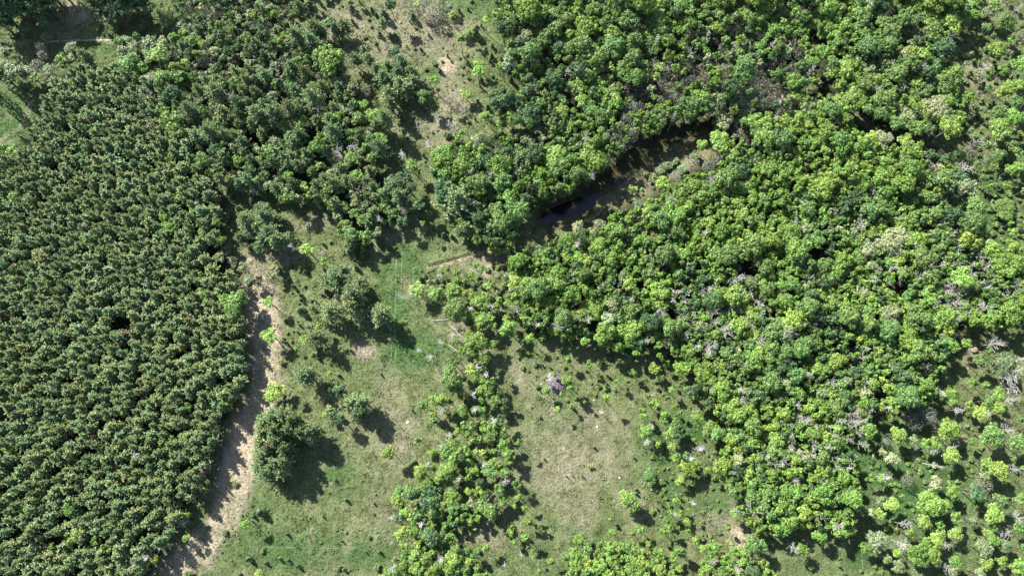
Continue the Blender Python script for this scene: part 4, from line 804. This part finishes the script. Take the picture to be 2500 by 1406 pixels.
gz = ground_z(gx, gy); keep = ~((ma > .3) & (gz < wz + .05)); gx, gy, gz, rgb, ma = gx[keep], gy[keep], gz[keep], rgb[keep], ma[keep]
n = len(gx)
print('tufts', n)
s = rng.uniform(.5, 1.2, n) * (1 + .5 * (ma > .5)) * np.where(rng.random(n) < .05, rng.uniform(1.6, 2.6, n), 1); rot = np.column_stack([np.zeros(n), np.zeros(n), rng.uniform(0, 6.28, n)])
tint = rgb * rng.uniform(.9, 1.5, (n, 1)) * np.array([1.0, 1.04, .9])
scatter('meadow_grass', gcol, np.column_stack([gx, gy, gz]), rng.integers(0, 5, n), rot, np.column_stack([s, s, s * rng.uniform(.5, 1.1, n)]), tint,
        kind='stuff', category='grass', label='green and dry tan grass tufts covering the open meadows')

# ------------------------------------------------------------------ debris pile, logs, stones
def debris_pile(u, v, rpx, name, label):
    x, y = P(u, v); r = rpx * mpp(u, v); R = np.random.default_rng(5)
    root = obj(name, None, label=label, category='debris pile'); root.location = (x, y, float(ground_z(x, y)))
    b = MB(); n = 34; g = np.linspace(-1.15, 1.15, n); A, B = np.meshgrid(g, g); rad = np.hypot(A, B * 1.08)
    th = np.arctan2(B, A); edge = 1 + .16 * np.sin(th * 3 + 1) + .1 * np.sin(th * 7)
    top = .85 * (1 - sstep(.55, 1.0, rad / edge)) + .2 * (fbm(A * 5 + 9, B * 5, 1, 3) - .5)
    cleft = np.abs(A * .9 + B * .5 - .1 * np.sin(B * 7)); top -= .55 * (1 - sstep(.03, .12, cleft)) * (B < -.1) * (rad < .9)
    top -= .4 * (1 - sstep(.03, .1, np.abs(rad - .78))) * (A > -.2)
    Zp = np.where(rad / edge < 1.05, top, -.3); V = np.column_stack([(A * r).ravel(), (B * r).ravel(), Zp.ravel()])
    ii = np.arange(n * n).reshape(n, n); f = np.stack([ii[:-1, :-1], ii[:-1, 1:], ii[1:, 1:], ii[1:, :-1]], -1).reshape(-1, 4)
    b.add(V, f, 0); obj('heap', b.mesh('heap', [M_DEBRIS]), root)
    b = MB()
    for i in range(260):
        a = R.uniform(0, 6.28); q = R.uniform(0, 1.12) ** .6 * r; px, py = q * math.cos(a), q * math.sin(a)
        hz = .85 * (1 - float(sstep(.6, 1.0, q / r))) + R.uniform(-.02, .22); an = R.uniform(0, 3.14); L = R.uniform(.2, .75)
        d = np.array([math.cos(an), math.sin(an), R.uniform(-.25, .25)]) * L
        b.tube([np.array([px, py, hz]) - d, np.array([px, py, hz]) + d], [R.uniform(.03, .07), .02], 4)
    o = obj('broken_branches', b.mesh('broken_branches', [M_DEBRIS]), root); o['kind'] = 'stuff'
debris_pile(1357, 934, 25, 'debris_pile', 'pale mauve-grey debris pile lying in the right meadow')

def stalk_heap():
    R = np.random.default_rng(15); x, y = P(886, 857); b = MB()
    for i in range(420):
        a = R.uniform(0, 6.28); q = 2.4 * math.sqrt(R.uniform(0, 1)); px, py = q * math.cos(a) * 1.15, q * math.sin(a); an = R.uniform(0, 3.14); L = R.uniform(.2, .6)
        d = np.array([math.cos(an), math.sin(an), 0]) * L; c = np.array([px, py, float(ground_z(x + px, y + py)) + R.uniform(.02, .25)])
        b.tube([c - d, c + d], [.03, .015], 3)
    o = obj('dry_brush', b.mesh('dry_brush', [M_TRACKP])); o.location = (x, y, 0)
    o['label'] = 'round patch of pale cut brush lying flat on the left meadow'; o['category'] = 'brush patch'
stalk_heap()
def log(u0, v0, u1, v1, rad, label, nbr=3, seed=1):
    R = np.random.default_rng(seed); a = np.array(P(u0, v0)); c = np.array(P(u1, v1)); b = MB(); n = 5; pts = []
    for i in range(n):
        q = a + (c - a) * i / (n - 1) + R.normal(0, .06, 2); pts.append((q[0], q[1], float(ground_z(q[0], q[1])) + rad + .12))
    b.tube(pts, [rad * (1 - .15 * i) for i in range(n)], 6)
    for i in range(nbr):
        p = np.array(pts[R.integers(1, n)]); an = R.uniform(0, 6.28); L = R.uniform(.5, 1.3)
        b.tube([p, p + np.array([math.cos(an), math.sin(an), .3]) * L], [rad * .45, .02], 4)
    me = b.mesh('fallen_log', [M_DEAD]); o = obj('fallen_log', me, label=label, category='fallen log')
    ctr = np.mean(pts, 0); me.transform(__import__('mathutils').Matrix.Translation(-ctr.astype(float).tolist() if False else [-float(q) for q in ctr])); o.location = ctr
log(1055, 783, 1100, 780, .10, 'thin bleached fallen trunk lying across the tan grass beside the central tree belt', 4, 1)
log(1102, 795, 1125, 822, .09, 'bleached fallen trunk slanting down right along the belt edge, upper of two', 3, 2)
log(1096, 842, 1132, 868, .08, 'thin fallen pole slanting along the belt edge, lower of two', 2, 3)
log(1017, 535, 1040, 560, .11, 'bleached fallen trunk beside the narrow gap below the wood', 3, 4)
log(1084, 265, 1091, 272, .14, 'short white log lying in the upper clearing', 0, 5)
log(1345, 993, 1353, 1001, .10, 'short pale stick left of the small tree below the debris pile', 1, 6)
log(1143, 655, 1165, 667, .10, 'bleached fallen pole lying at the top of the central tree belt', 2, 7)
log(2133, 1117, 2130, 1103, .08, 'pale forked branch lying on the lower right grass', 3, 8)
log(1600, 1160, 1607, 1166, .07, 'short pale stick beside the small dark tree on the right meadow', 1, 9)
log(1945, 1150, 1952, 1156, .08, 'short pale log in the shade gap of the lower right forest', 1, 10)
def stone(u, v, rpx, label, mat=None, seed=1, flat=.5):
    R = np.random.default_rng(seed); mat = mat or M_ROCK; r = rpx * mpp(u, v); x, y = P(u, v)
    me = bpy.data.meshes.new('stone'); import bmesh
    bm = bmesh.new(); bmesh.ops.create_icosphere(bm, subdivisions=2, radius=r)
    for q in bm.verts:
        f = 1 + .28 * (float(vnoise(q.co.x * 3 + seed * 7, q.co.y * 3 + q.co.z * 4, r * 2.2, seed)) - .5) * 2; q.co *= f; q.co.z *= flat
    bm.to_mesh(me); bm.free(); me.materials.append(mat)
    o = obj('stone', me, label=label, category='stone'); o.location = (x, y, float(ground_z(x, y)) + r * flat * .5)
stone(995, 1031, 4.0, 'flat grey stone lying in the left meadow near the central belt', None, 1, .35)
stone(1450, 977, 2.4, 'small white stone right of the debris pile', None, 2)
stone(1458, 1042, 3.0, 'white stone in the middle of the right meadow', None, 3)
stone(961, 1057, 1.8, 'tiny white stone in the left meadow, left of a close pair', None, 4)
stone(966, 1056, 1.6, 'tiny white stone in the left meadow, right of a close pair', None, 5)
stone(1322, 938, 2.2, 'small white stone just left of the debris pile', None, 6)
stone(1328, 969, 2.0, 'small white stone just below left of the debris pile', None, 7)
stone(1393, 1149, 1.8, 'tiny pale stone in the lower right meadow', None, 8)
stone(1512, 1166, 3.0, 'pale stone among dry stalks in the right meadow', None, 9)
stone(2377, 855, 7.5, 'rounded rusty brown boulder at the right-hand clearing', M_RUST, 10, .7)
print('done')
